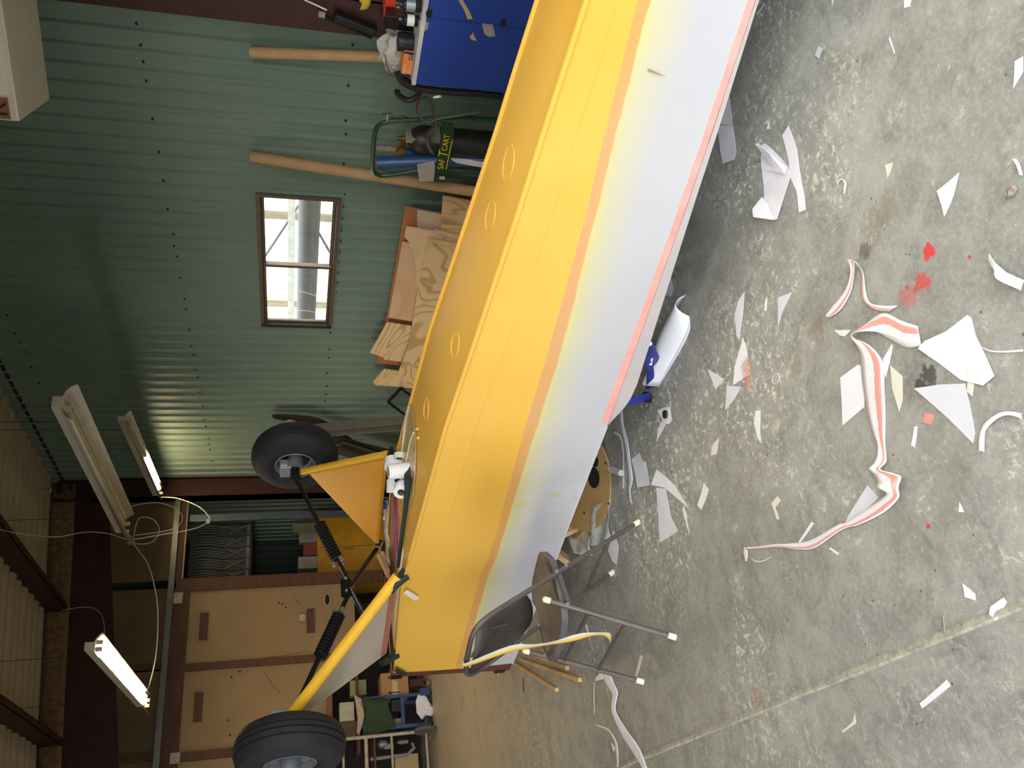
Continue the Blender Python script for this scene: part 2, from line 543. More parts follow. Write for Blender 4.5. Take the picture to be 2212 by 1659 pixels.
for py in (470, 660):
    yv = GX(640, py, XO + 2.2).y
    single(MB().box(XO + 2.2, XO + 2.25, yv - .06, yv + .06, -.05, 4.2), 'yard_post', M('cream_post', (120, 110, 84), .7),
           'cream post of the yard fence, %s one through the window' % ('right' if py < 500 else 'left'), 'post')
tag(MB().box(XO + 6, XO + 6.2, -2, 30, -.05, 5.5).build('wall_outside', M('white_building', (238, 236, 226), .8)), kind='structure')

# ---- wall behind the camera with the hangar door opening, and the left wall with its added daylight opening
m_inner = M('beige_liner', (150, 144, 128), .7)
mb = MB().box(X0, DOOR[0], Y0 - .1, Y0, 0, 4.4).box(DOOR[1], XW, Y0 - .1, Y0, 0, 4.4).box(DOOR[0], DOOR[1], Y0 - .1, Y0, DOOR[2], 4.4)
tag(mb.build('wall_behind', m_inner), kind='structure')
tag(MB().box(X0 - .1, X0, Y0, 2.8, 0, 4.4).box(X0 - .1, X0, 7.2, YB, 0, 4.4).box(X0 - .1, X0, 2.8, 7.2, DOOR[2], 4.4).build('wall_left', m_inner), kind='structure')  # gap in this wall is added to let more daylight onto the wall opposite
tag(MB().box(-30, X0, Y0, 30, -.12, -.02).build('floor_yard', MATS['apron_asphalt']), kind='structure')

# ---- ceiling: deck, quilted white insulation, red purlins, the deep rafter
ceil = MB().hexa([(X0, Y0, ZR(X0) + .1), (XW + .05, Y0, ZR(XW) + .1), (XW + .05, YB, ZR(XW) + .1), (X0, YB, ZR(X0) + .1),
                  (X0, Y0, ZR(X0) + .14), (XW + .05, Y0, ZR(XW) + .14), (XW + .05, YB, ZR(XW) + .14), (X0, YB, ZR(X0) + .14)]).build('ceiling', M('roof_deck', (150, 150, 146), .7))
tag(ceil, kind='structure')
m_ins = M('insulation_facing', (172, 158, 134), .6, var=.14, scale=5, bump=.2)
BW = .228
rows = []
for k in range(9):
    a = k / 8; y = a * BW
    z = .1 - .1 * math.sin(math.pi * a) ** .55
    rows.append([V((x, y, ZR(x) + z)) for x in (X0, -4, -1, 2, XW + .02)])
mb = MB().grid(rows)
proto = mb.build('insulation_batt', m_ins, ceil, smooth=60)
proto.data.transform(Matrix.Translation(ceil.location))
k = 0; y = YF - .12 - BW
while y > Y0:
    o = proto if k == 0 else copy_part(proto, ceil)
    o.location = V((0, y, random.uniform(-.008, .004))) - ceil.location
    k += 1; y -= BW
for x in (4.56, 3.10, 1.68, .24, -1.2, -2.64, -4.08, -5.52):
    z1 = ZR(x) + .06; z0 = ZR(x) - .2
    mb = MB().box(x, x + .006, Y0, YF, z0, z1).box(x - (.0 if x < 4 else 0), x + .065, Y0, YF, z0, z0 + .006).box(x + .06, x + .066, Y0, YF, z0, z0 + .025)
    if x > 4.3: continue
    mb.build('purlin', m_red, ceil)
m_rw = M('exposed_fibreglass', (124, 98, 68), .95, var=.45, scale=16, bump=.8)
rt = lambda x: 4.141 + (x - 4.607) * .0834; rb_ = lambda x: 3.751 + (x - 4.584) * .14
n = 60; rows = []
for i in range(n + 1):
    x = X0 + (XW - X0) * i / n
    rows.append([V((x, YF - .06 + .025 * noise.noise((x * 4, zz * 6, 0)), rt(x) - .03 + (ZR(x) + .06 - rt(x)) * zz)) for zz in (0, .25, .5, .75, 1)])
MB().grid(rows).build('exposed_fibreglass', m_rw, ceil, smooth=True, solid=.02)
xs = (X0, 4.66)
mb = MB().hexa([(xs[0], YF - .01, rb_(xs[0])), (xs[1], YF - .01, rb_(xs[1])), (xs[1], YF + .1, rb_(xs[1])), (xs[0], YF + .1, rb_(xs[0])),
                (xs[0], YF - .01, rt(xs[0])), (xs[1], YF - .01, rt(xs[1])), (xs[1], YF + .1, rt(xs[1])), (xs[0], YF + .1, rt(xs[0]))])
mb.build('rafter', m_red, ceil)
for x in (3.13, 1.71, .27):                   # purlin clips on the rafter
    MB().box(x - .06, x + .06, YF - .05, YF, rt(x) - .06, rt(x) + .1).build('purlin_clip', m_red, ceil)

# ---- far partition: plywood panels between brown studs, open below and at the right
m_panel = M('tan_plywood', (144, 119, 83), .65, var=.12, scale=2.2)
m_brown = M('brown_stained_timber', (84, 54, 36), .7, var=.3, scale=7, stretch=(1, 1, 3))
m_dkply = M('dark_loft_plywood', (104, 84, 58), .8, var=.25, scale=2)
m_rail = M('galvanised_track', (128, 128, 122), .45, .5, var=.2)
m_hole = M('dark_void', (14, 13, 12), .9)
wall_far = MB().box(X0, 3.43, YF - .02, YF + .04, 2.725, 2.885).build('wall_far', m_brown)
tag(wall_far, kind='structure')
STX = [(3.28, 3.43), (2.355, 2.438), (1.415, 1.51), (.49, .58), (-.44, -.35), (-1.37, -1.28), (-2.3, -2.21), (-3.23, -3.14), (-4.16, -4.07), (-5.1, -5.0), (X0, X0 + .09)]
for i, (a, b) in enumerate(STX):
    MB().box(a, b, YF - .02, YF + .04, 0 if i in (0,) else 1.0, 2.725).build('stud', m_brown, wall_far)
    if i + 1 < len(STX):
        q = STX[i + 1][1]
        zb_ = .82 if i == 0 else 1.14
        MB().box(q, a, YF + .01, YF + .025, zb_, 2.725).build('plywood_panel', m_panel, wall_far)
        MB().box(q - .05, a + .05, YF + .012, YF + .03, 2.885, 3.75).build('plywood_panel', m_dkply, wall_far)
        MB().box(q - .03, q + .03, YF - .005, YF + .012, 2.97, 3.75).build('batten', m_brown, wall_far)
MB().box(X0, 3.2, YF - .06, YF + .04, 2.905, 2.968).build('door_track', m_rail, wall_far)
MB().box(3.2, 4.44, YF - .06, YF + .04, 2.905, 2.968).build('door_track', m_rail, wall_far)
MB().box(X0, 2.3, YF - .05, YF + .04, 1.105, 1.17).build('header_board', M('red_brown_header', (120, 74, 54), .7), wall_far)
MB().box(3.43, 4.44, YF - .01, YF + .03, 2.83, 2.9).build('lintel', m_brown, wall_far)
MB().box(3.43, 4.44, YF - .012, YF - .002, 2.815, 2.83).build('lintel_edge', M('worn_pale_edge', (170, 150, 118), .6), wall_far)
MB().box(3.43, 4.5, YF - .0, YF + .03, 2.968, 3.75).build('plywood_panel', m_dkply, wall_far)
for (px, py, w, h) in ((440, 1353, .31, .09), (428, 1527, .31, .09), (671, 1341, .28, .09)):
    p = GY(px, py, YF - .005)
    MB().box(p.x - w / 2, p.x + w / 2, YF - .02, YF + .012, p.z - h / 2, p.z + h / 2).build('cleat', m_brown, wall_far)
p = GY(707, 1295, YF)
n = 16; ring = [(p.x + .075 * math.cos(k * 2 * math.pi / n) * (1 + .12 * math.sin(3 * k)), YF + .004, p.z + .035 * math.sin(k * 2 * math.pi / n)) for k in range(n)]
MB().prism(ring, (0, .012, 0)).build('ragged_hole', m_hole, wall_far)
mb = MB().tube([(a[0], YF + .004, a[2]) for a in ring], .008, 6, closed=True); mb.build('hole_edge', M('torn_ply_edge', (190, 160, 112), .9), wall_far)
for (px, py, sx, sz, nm) in ((653, 1334, .08, .07, 'paper_note'), (385, 1292, .13, .1, 'tape_patch'), (378, 1638, .11, .1, 'tape_patch')):
    p = GY(px, py, YF - .022)
    MB().box(p.x - sx / 2, p.x + sx / 2, YF - .03, YF - .022 if px < 600 else YF + .01, p.z - sz / 2, p.z + sz / 2).build(nm, M('dull_white_tape', (170, 160, 140), .5, var=.25, scale=30), wall_far)
mb = MB()
for (px, py) in ((497, 1588), (493, 1556), (500, 1463), (518, 1450), (527, 1428), (610, 1305), (602, 1302), (618, 1312), (676, 1260), (668, 1262)):
    p = GY(px, py, YF + .008); mb.lathe([(.012, 0), (.008, -.012)], p, (0, 1, 0), 8)
tag(mb.build('nail_heads', m_screw, wall_far), kind='stuff')
for pts in ([(636, 1292), (643, 1300), (647, 1308)], [(665, 1405), (640, 1412), (600, 1418), (572, 1420)], [(570, 1450), (585, 1475), (605, 1497)]):
    MB().tube([GY(*q, YF + .008) for q in pts], .004, 5).build('scratch', M('plywood_scratch', (126, 98, 60), .8), wall_far)

# room behind the partition
tag(MB().box(X0, XW + .06, YB, YB + .05, 0, 4.2).build('wall_back', M('dark_green_back_wall', (58, 72, 64), .6)), kind='structure')
for k in range(44):
    x = XW - .06 - k * .11
    MB().box(x, x + .03, YB - .025, YB, 0, 4.1).build('wall_rib', MATS['dark_green_back_wall'], bpy.data.objects['wall_back'])


# ------------------------------------------------------------------ the upturned aeroplane
PC = V((1.556, 4.756, 0)); _n = V((1.785, .397, 0)).normalized()
NEAR, NOSE = -_n, V((-_n.y, _n.x, 0)); TAIL = -NOSE


def AP(s, lat, z):                            # station aft of the axle line, sideways (+ = near side), height
    return PC + TAIL * s + NEAR * lat + V((0, 0, z))


def AL(px, py, lat):                          # point in the lengthwise plane at a sideways offset
    d = ray(px, py)
    return EYE + d * ((lat - (EYE - PC).dot(NEAR)) / d.dot(NEAR))


def interp(tab, s):
    if s <= tab[0][0]: return tab[0][1]
    for a, b in zip(tab, tab[1:]):
        if s <= b[0]: return a[1] + (b[1] - a[1]) * (s - a[0]) / (b[0] - a[0])
    return tab[-1][1]


ZBEL = [(-.5, .972), (-.4, .977), (.2, 1.01), (.58, 1.03), (.757, 1.009), (.975, .996), (1.7, .951), (2.15, .902), (2.77, .838), (3.03, .816), (3.46, .776), (4.4, .70), (5.3, .62)]
ZTOP = [(-.5, .237), (1.0, .240), (1.78, .233), (2.2, .236), (2.8, .243), (3.1, .251), (3.5, .268), (4.4, .31), (5.3, .38)]
WID = lambda s: .36 if s < .7 else (.36 - (s - .7) * .05 if s < 4.4 else .175 - (s - 4.4) * .15)
VY = [(-.5, .503), (.95, .517), (2.1, .451), (2.7, .399), (3.43, .285), (4.2, .2), (5.3, .15)]
VT = [(-.5, .056), (.95, .053), (2.1, .083), (2.7, .06), (3.43, .074), (5.3, .07)]

plane = thing('aeroplane_fuselage', 'upturned fabric-covered aeroplane fuselage, yellow belly up, grey-white primed side', 'aeroplane', (PC.x, PC.y, .17))


def fabric(name, side):
    t = NT(name)
    uvn = t.n('ShaderNodeUVMap'); sep = t.n('ShaderNodeSeparateXYZ'); t.l(uvn.outputs[0], sep.inputs[0])
    u, v = sep.outputs[0], sep.outputs[1]
    yel, g = lin(244, 180, 40), t.coord()
    big = t.noise(1.3, 4, .5, g)
    yel_c = t.ramp(big, [(.3, lin(230, 176, 66)), (.7, lin(238, 188, 84))])
    if side:
        cx = t.n('ShaderNodeCombineXYZ'); t.l(u, cx.inputs[0]); t.l(t.math('MULTIPLY', v, .35), cx.inputs[1])
        edge = t.noise(9, 5, .62, cx.outputs[0]); spray = t.noise(1.7, 3, .55, cx.outputs[0])
        ve = t.math('ADD', v, t.math('MULTIPLY', t.math('SUBTRACT', edge, .5), .03))
        prim = t.ramp(big, [(.3, lin(184, 182, 187)), (.7, lin(194, 193, 195))])
        haze = t.ramp(t.math('ADD', v, t.math('MULTIPLY', t.math('SUBTRACT', spray, .5), .10)), [(.535, (1, 1, 1)), (.60, (.5, .5, .5)), (.76, (0, 0, 0))])
        cc = t.mix(t.math('MULTIPLY', haze, .75), prim, lin(226, 210, 84))
        tape = t.ramp(big, [(.35, lin(218, 158, 76)), (.65, lin(218, 166, 112))])
        cc = t.mix(t.ramp(ve, [(.556, (1, 1, 1)), (.562, (0, 0, 0))]), cc, tape)
        cc = t.mix(t.math('LESS_THAN', v, .5), cc, yel_c)
        pink = t.ramp(edge, [(.3, lin(226, 150, 138)), (.7, lin(240, 176, 164))])
        aft = t.math('GREATER_THAN', u, t.math('ADD', 1.70, t.math('MULTIPLY', edge, .06)))
        fp = t.math('MULTIPLY', t.ramp(ve, [(.948, (0, 0, 0)), (.954, (1, 1, 1))]), aft)
        cc = t.mix(fp, cc, pink)
        t.col(cc)
    else: t.col(yel_c)
    t.b.inputs['Roughness'].default_value = .48
    t.b.inputs['Specular IOR Level'].default_value = .35
    w1 = t.n('ShaderNodeTexWave', i_Scale=140.0, i_Distortion=.4); t.l(g, w1.inputs['Vector'])
    t.bump(t.math('ADD', t.math('MULTIPLY', w1.outputs['Fac'], .12), t.noise(5, 3, .5, g)), .05, .006)
    return t.m


m_side, m_yel = fabric('painted_side_fabric', True), fabric('yellow_dope', False)
m_prim = M('grey_primer_fabric', (206, 200, 202), .55, var=.05, scale=3)
m_black = M('black_enamel', (16, 16, 17), .3, .0, var=.3, spec=.6)
m_ply_t = M('tan_floor_ply', (196, 166, 112), .4, var=.15, scale=4)
ST = [-.5, -.4, -.1, .2, .4, .58, .68, .757, .87, .975, 1.2, 1.45, 1.7, 1.78, 2.15, 2.45, 2.77, 3.03, 3.25, 3.46, 3.8, 4.4, 4.9, 5.3]


def zs(s, v): return interp(ZBEL, s) + (interp(ZTOP, s) - interp(ZBEL, s)) * v


for sgn in (1, -1):                           # side fabric
    rows, uv = [], []
    for s in ST:
        vy = interp(VY, s); vt = vy + interp(VT, s)
        cells = [(0, 0), (vy * .5, .25), (vy, .5), (vt, .56), (vt + (.95 - vt) * .5, .755), (.95, .95), (1, 1)]
        rows.append([AP(s, sgn * (WID(s) + .008 * math.sin(math.pi * c[0])), zs(s, c[0])) for c in cells])
        uv += [(s, c[1]) for c in cells]
    MB().grid(rows, uv).build('side_fabric', m_side, plane, smooth=50, label='fabric side, yellow band above an overspray edge, grey-white primer below' if sgn > 0 else None)
rows = []
for s in [q for q in ST if q >= .68]:         # belly fabric
    w = WID(s); z = interp(ZBEL, s)
    rows.append([AP(s, w * k, z + .012 * (1 - k * k)) for k in (1, .5, 0, -.5, -1)])
MB().grid(rows).build('belly_fabric', m_yel, plane, smooth=True)
rows = [[AP(s, (WID(s) - .012) * k, interp(ZBEL, s) - .012) for k in (1, .3, -.3, -1)] for s in ST if s <= .8]
MB().grid(rows).build('belly_floorboard', m_ply_t, plane, smooth=True, solid=.012)
rows = [[AP(s, WID(s) * k, interp(ZTOP, s)) for k in (1, 0, -1)] for s in ST]
MB().grid(rows).build('roof_fabric', m_prim, plane)
# turtle deck hanging below the upper longerons aft of the cabin
DEP = [(1.70, 0.0), (1.80, .045), (1.86, .062), (1.95, .068), (2.2, .055), (2.8, .027), (3.1, .02), (3.5, .012), (4.5, .005)]
rows = []
for s in [1.70, 1.74, 1.78, 1.82, 1.87, 1.95, 2.05, 2.2, 2.5, 2.8, 3.1, 3.5, 4.0, 4.5]:
    w = WID(s) + .002; z = interp(ZTOP, s); d = interp(DEP, s) + .0005
    rows.append([AP(s, w * .999, z), AP(s, w * .985, z - d), AP(s, w * .6, z - d * 1.1), AP(s, 0, z - d * 1.15), AP(s, -w * .6, z - d * 1.1), AP(s, -w * .985, z - d), AP(s, -w * .999, z)])
MB().grid(rows).build('turtle_deck', M('taupe_primer', (188, 178, 176), .6, var=.06), plane, smooth=30)
rows_b = [[AP(1.78, .36 * k - .05 * k, .2), AP(1.8, .3 * k, .19)] for k in (1, -1)]
# stringers along the belly edges, doped over
for sgn in (1, -1):
    MB().tube([AP(s, sgn * (WID(s) - .004), interp(ZBEL, s) + .002) for s in ST if s >= .75], .011, 8).build('edge_stringer', m_yel, plane, smooth=True)
    MB().tube([AP(s, sgn * (WID(s) + .0), interp(ZTOP, s)) for s in ST if s <= 1.72], .006, 6).build('longeron', m_prim, plane, smooth=True)
    MB().tube([AP(s, sgn * (WID(s) - .002), interp(ZBEL, s)) for s in ST if s <= .76], .006, 6).build('longeron', m_ply_t if sgn < 0 else m_yel, plane, smooth=True)
# faint sewn seam on the side
MB().tube([AP(s, WID(s) + .004, zs(s, .18 + .01 * math.sin(3 * s))) for s in ST if .9 <= s <= 3.5], .0016, 5).build('seam', m_yel, plane)
# drain / inspection rings on the belly
for (px, py, r) in ((1100, 352, .062), (1061, 466, .058), (984, 745, .055), (922, 884, .052)):
    p = FL(px, py, .0)
    for _ in range(6):
        s = (p - PC).dot(TAIL); p = FL(px, py, interp(ZBEL, s) + .010)
    s = (p - PC).dot(TAIL); lat = (p - PC).dot(NEAR)
    pts = []
    for k in range(28):
        a = k * 2 * math.pi / 28; ss, ll = s + r * math.cos(a), lat + r * math.sin(a)
        w = WID(ss); pts.append(AP(ss, ll, interp(ZBEL, ss) + .012 * (1 - (ll / w) ** 2) + .0015))
    MB().tube(pts, .0024, 6, closed=True).build('inspection_ring', m_yel, plane, smooth=True)
for (px, py) in ((903, 927), (905, 946)):
    p = FL(px, py, .99)
    MB().lathe([(.001, .014), (.006, .008), (.008, 0), (.001, -.004)], p, (0, 0, 1), 8).build('drain_grommet', m_yel, plane)
# firewall at the open nose
m_fw = M('red_brown_firewall', (98, 48, 38), .5, var=.25, scale=6)
fw = MB()
a = [AP(-.5, .365, .24), AP(-.5, .365, .985), AP(-.5, -.365, .985), AP(-.5, -.365, .24)]
b = [AP(-.585, .365, .24), AP(-.545, .365, .985), AP(-.545, -.365, .985), AP(-.585, -.365, .24)]
fw.hexa(a + b)
fwo = fw.build('firewall', m_fw, plane)
for (lat, z) in ((.34, .955), (.34, .30), (-.34, .955), (-.34, .30)):
    q = AP(-.555 if z > .5 else -.59, lat, z)
    MB().obox(q - V((0, 0, .035)), .05, .05, .07, math.atan2(NOSE.y, NOSE.x)).build('engine_mount_lug', m_black, fwo)
    MB().tube([q, q + NOSE * .05 + NEAR * .02], .012, 8).build('bolt', M('brass_bolt', (190, 170, 120), .35, .8), fwo)

# ---- undercarriage, standing up in the air
m_boot = M('rubber_boot', (18, 17, 17), .55, var=.2)
m_tyre = M('tyre_rubber', (34, 34, 37), .75, var=.25, scale=30, bump=.15)
m_alu = M('wheel_casting', (158, 162, 168), .4, .6, var=.15)
m_gearfab = M('unpainted_gear_fabric', (190, 176, 158), .6, var=.1, scale=3)
m_yelgear = M('amber_gear_fabric', (226, 158, 40), .5, var=.06, scale=3)
m_yeltube = M('yellow_gear_tube', (246, 190, 50), .4, var=.05)
m_pinkt = M('pink_tape_edge', (176, 112, 96), .7, var=.2)
m_grntape = M('dark_green_tape', (32, 48, 36), .5, var=.35, scale=30)
m_nut = M('pale_steel_nut', (186, 176, 150), .35, .7)
WN = V((.645, 4.554, 1.574)); WF = V((2.448, 4.954, 1.558))
JN = AL(755, 1268, 0.0)                       # cabane junction on the centre line
for sgn, WCN in ((1, WN), (-1, WF)):
    out = NEAR * sgn
    rear, front = (AP(.605, .36, 1.035), AP(-.27, .36, 1.0)) if sgn > 0 else (AP(.585, -.445, 1.03), AP(-.30, -.40, 1.0))
    hub_in = WCN - out * .12
    side = 'near' if sgn > 0 else 'far'
    # main leg tube and the fabric web
    leg = MB().tube([rear + V((0, 0, .02)), hub_in + TAIL * .03 + V((0, 0, -.05 if sgn < 0 else .02)) - NOSE * (.0 if sgn > 0 else -.04)], .030, 12, flat=.8).build('gear_leg', m_yeltube, plane, smooth=True)
    e1, e2, e3 = rear + V((0, 0, .03)), hub_in + TAIL * .02 + V((0, 0, -.07 if sgn < 0 else .0)), front + V((0, 0, .05)) + TAIL * .05
    nrm = (e2 - e1).cross(e3 - e1).normalized() * .009
    MB().prism([e1 - nrm, e2 - nrm, e3 - nrm], nrm * 2).build('web_fabric', m_gearfab if sgn > 0 else m_yelgear, leg, label='grey unpainted fabric web' if sgn > 0 else 'amber painted fabric web')
    MB().tube([e3, e2], .011, 8).build('front_tube', m_gearfab if sgn > 0 else m_yelgear, leg, smooth=True)
    if sgn > 0:
        mb = MB()
        q1, q2 = e1 + (e3 - e1) * .04, e3
        up_ = (e2 - e3).normalized()
        mb.prism([q1 - nrm * 1.3, q2 - nrm * 1.3, q2 - nrm * 1.3 + up_ * .05, q1 - nrm * 1.3 + (e2 - e1).normalized() * .06], nrm * 2.6)
        mb.build('pink_tape_edge', m_pinkt, leg)
    else:
        MB().tube([e1 + V((0, 0, -.005)), e3 + V((0, 0, -.005))], .010, 8).build('lower_tube', m_yelgear, leg, smooth=True)
    # end fittings wrapped in tape
    for q, d in ((rear, 1), (front, -1)):
        MB().tube([q + V((0, 0, -.03)), q + (hub_in - q).normalized() * .05 + TAIL * .01 * d, q + (hub_in - q).normalized() * .10], [.018, .024, .018], 9).build('taped_fitting', m_grntape, plane, smooth=True)
        MB().tube([q + TAIL * .06, q + V((0, 0, .008)), q - TAIL * .07], [.012, .018, .012], 8).build('hinge_fitting', m_grntape, plane, smooth=True)
    # wheel: tyre, rim, brake caliper
    wh = MB().lathe([(.03, -.11), (.05, -.11), (.05, .11), (.03, .11)], WCN, out, 20).build('wheel', m_alu, plane, smooth=True)
    R0, hw = .272, .098
    prof = [(.122, -.075), (.135, -hw * .92), (.17, -hw * 1.06), (.21, -hw * 1.02), (.242, -hw * .84), (.259, -hw * .6),
            (R0 - .005, -.036), (R0 - .012, -.034), (R0 - .012, -.030), (R0 - .002, -.028), (R0, -.008), (R0 - .011, -.006), (R0 - .011, -.001), (R0, .001),
            (R0 - .002, .024), (R0 - .012, .026), (R0 - .012, .030), (R0 - .005, .032), (.259, hw * .6), (.242, hw * .84), (.21, hw * 1.02), (.17, hw * 1.06), (.135, hw * .92), (.122, .075)]
    MB().lathe(prof, WCN, out, 56, closed=True).build('tyre', m_tyre, wh, smooth=25)
    for e in (-1, 1):
        MB().lathe([(.118, .062 * e), (.128, .082 * e), (.120, .086 * e), (.108, .066 * e), (.102, .03 * e), (.05, .02 * e), (.05, .012 * e), (.11, .02 * e)], WCN, out, 40, closed=True).build('rim', m_alu, wh, smooth=True)
    for k in range(6):
        a = k * math.pi / 3; u = V((0, 0, 1)); w_ = TAIL
        q = WCN + out * .05 + (u * math.cos(a) + w_ * math.sin(a)) * .075
        MB().obox(q - V((0, 0, .02)), .03, .012, .04, math.atan2(out.y, out.x)).build('rim_web', m_alu, wh)
    MB().lathe([(.115, -.02), (.115, -.028), (.04, -.028), (.04, -.02)], WCN, out, 32, closed=True).build('brake_disc', M('dark_brake_disc', (50, 50, 50), .4, .6), wh, smooth=True)
    cp = WCN - out * (.085 if sgn < 0 else .155) + V((0, 0, .06 if sgn < 0 else .05)) + NOSE * .02
    mb = MB()
    for (dz, hh, ww, th) in ((0, .07, .10, .06), (.01, .045, .13, .045)):
        c = cp + V((0, 0, dz))
        A_, B_, C_ = TAIL * ww / 2, out * th / 2, V((0, 0, hh / 2))
        mb.hexa([c - A_ - B_ - C_, c + A_ - B_ - C_, c + A_ + B_ - C_, c - A_ + B_ - C_, c - A_ - B_ + C_, c + A_ - B_ + C_, c + A_ + B_ + C_, c - A_ + B_ + C_])
    mb.build('brake_caliper', M('caliper_grey', (166, 172, 178), .35, .5), wh, bevel=.004)
    MB().tube([hub_in - out * .05, hub_in + out * .03], .032, 12).build('axle', m_black, wh, smooth=True)
    # shock strut: rod, ribbed boot, nuts, fork to the cabane
    a0 = hub_in + V((0, 0, .0)) - out * .03 + NOSE * .02
    jn = JN + out * .03
    d = jn - a0; L = d.length; d.normalize()
    strut = MB().tube([a0, a0 + d * L * .50], .014, 10).build('shock_strut', m_black, plane, smooth=True)
    MB().tube([a0 + d * L * .80, jn], .013, 10).build('strut_fork', m_black, strut, smooth=True)
    prof = []
    nb = 13; b0, b1 = L * .46, L * .80
    for k in range(nb):
        h = b0 + (b1 - b0) * k / nb; st = (b1 - b0) / nb
        prof += [(.024, h), (.037, h + st * .25), (.038, h + st * .6), (.024, h + st * .98)]
    MB().lathe([(.012, b0)] + prof + [(.012, b1)], a0, d, 18).build('ribbed_boot', m_boot, strut, smooth=True)
    so = d.orthogonal().normalized(); s2 = d.cross(so)
    for k in range(3):
        aa = k * 2.1 + .4
        q = a0 + d * (b1 + .012) + (so * math.cos(aa) + s2 * math.sin(aa)) * .034
        MB().lathe([(.013, -.014), (.013, .014), (.006, .02)], q, d, 6).build('nut', m_nut, strut)
    # cabane V down to the front fitting
    MB().tube([JN, front + V((0, 0, .05)) - out * .02], .015, 10).build('cabane_tube', m_black, plane, smooth=True)
mb = MB().tube([JN - NEAR * .05 + V((0, 0, .02)), JN + NEAR * .06 + V((0, 0, .02))], .030, 8, flat=.6)
jb = mb.build('cabane_plate', m_black, plane)
for k in (-1, 1):
    MB().lathe([(.008, 0), (.008, .02), (.003, .024)], JN + NEAR * .04 * k - NEAR * .0 - NOSE * .02 + V((0, 0, .02)), -NOSE, 8).build('bolt', m_nut, jb)
# small white hinge plates left hanging on the fittings
for s, z in ((.50, 1.0), (-.40, .97)):
    q = AP(s, .375, z)
    MB().prism([q, q - TAIL * .09 + V((0, 0, -.075)), q - TAIL * .115 + V((0, 0, -.055)), q - TAIL * .03 + V((0, 0, .015))], NEAR * .006).build('hinge_plate', M('white_plate', (226, 222, 206), .5) if s > 0 else m_grntape, plane)
# covered elevator cable / tape-wrapped tube lying inside the belly edge
MB().tube([AP(.55, .27, 1.045), AP(.85, .16, 1.03), AP(1.05, .08, 1.02)], [.012, .012, .02], 8).build('taped_tube', m_grntape, plane, smooth=True)

# translucent tan cover over the belly opening, with two control-cable tubes
def onb(px, py, h=.002):
    p = FL(px, py, .97)
    for _ in range(8):
        s_ = (p - PC).dot(TAIL); l_ = (p - PC).dot(NEAR); p = FL(px, py, interp(ZBEL, s_) + .012 * (1 - (l_ / WID(s_)) ** 2) + h)
    return p


cv = [onb(*q, .004) for q in ((884, 868), (892, 884), (897, 930), (899, 980), (897, 1030), (893, 1075), (884, 1100), (872, 1090), (868, 1040), (866, 990), (870, 930), (876, 895))]
MB().prism(cv, V((0, 0, .003))).build('belly_cover', M('tan_belly_film', (206, 172, 112), .22, var=.12, scale=8, spec=.7), plane, label='glossy translucent tan cover over the belly opening')
for pts in ([(883, 880), (876, 910), (871, 950), (867, 985)], [(893, 935), (886, 955), (880, 985), (876, 1005)]):
    MB().tube(bez([onb(*q, .009) for q in pts], 4), .005, 7).build('cable_tube', M('pale_cable_tube', (212, 200, 170), .5), plane, smooth=True)

for pts, c_ in (([(1399, 148), (1404, 150), (1438, 165), (1420, 160), (1400, 153)], (168, 128, 96)), ([(1186, 1073), (1196, 1070), (1215, 1067), (1200, 1072)], (226, 190, 60)), ([(1105, 1094), (1122, 1088), (1142, 1086), (1125, 1090)], (222, 200, 90)), ([(1240, 1078), (1248, 1077), (1244, 1080)], (226, 190, 60))):
    P_ = []
    for q in pts:
        w = .3
        for _ in range(12):
            p = AL(*q, w + .012); s_ = (p - PC).dot(TAIL); w = WID(s_)
        P_.append(p)
    MB().prism(P_, NEAR * .001).build('paint_mark', M('paint_mark_%d' % c_[2], c_, .6), plane)

# ---- the supports under it
m_blue = M('blue_webbing', (24, 40, 130), .5, var=.25, scale=20)
m_lumber = wood('pale_lumber', (206, 176, 128), (170, 132, 84), 4, (14, 1, 1))
sup = thing('folding_trestle', 'low folding trestle with blue webbing under the fuselage', 'trestle', AP(2.35, .0, 0))
for s in (2.2, 2.5):
    MB().bar(AP(s, -.24, .0), AP(2.35, -.24, .155), .03, .03, TAIL).build('leg', m_black, sup)
    MB().bar(AP(s, -.12, .0), AP(2.35, -.12, .155), .03, .03, TAIL).build('leg', m_black, sup)
MB().bar(AP(2.35, -.3, .155), AP(2.35, -.06, .155), .05, .022).build('top_rail', m_blue, sup)
sup2 = thing('timber_trestle', 'low timber trestle under the nose of the fuselage', 'trestle', AP(.45, -.12, 0))
for s, l in ((.25, -.3), (.65, -.3), (.25, .1), (.65, .1)):
    MB().bar(AP(s, l, 0), AP(.45, l, .2), .05, .035, TAIL).build('leg', m_lumber, sup2)
MB().bar(AP(.45, -.34, .212), AP(.45, .14, .212), .09, .036).build('top_rail', m_lumber, sup2)


# ------------------------------------------------------------------ folding chair
m_chair = M('taupe_chair_enamel', (100, 92, 87), .35, .35, var=.15, spec=.5)
m_chair_d = M('dark_chair_pan', (72, 66, 62), .45, .3, var=.2)
m_cap = M('white_foot_cap', (232, 226, 200), .5)
fA, fB, fC, fD = FL(1380, 1127), FL(1325, 1235), FL(1460, 1377), FL(1390, 1473)
chair = thing('folding_chair', 'taupe metal folding chair beside the aeroplane nose, tape strip over its back', 'chair', (fA + fB + fC + fD) / 4)


def vn(a, b): return (b - a).cross(V((0, 0, 1))).normalized()


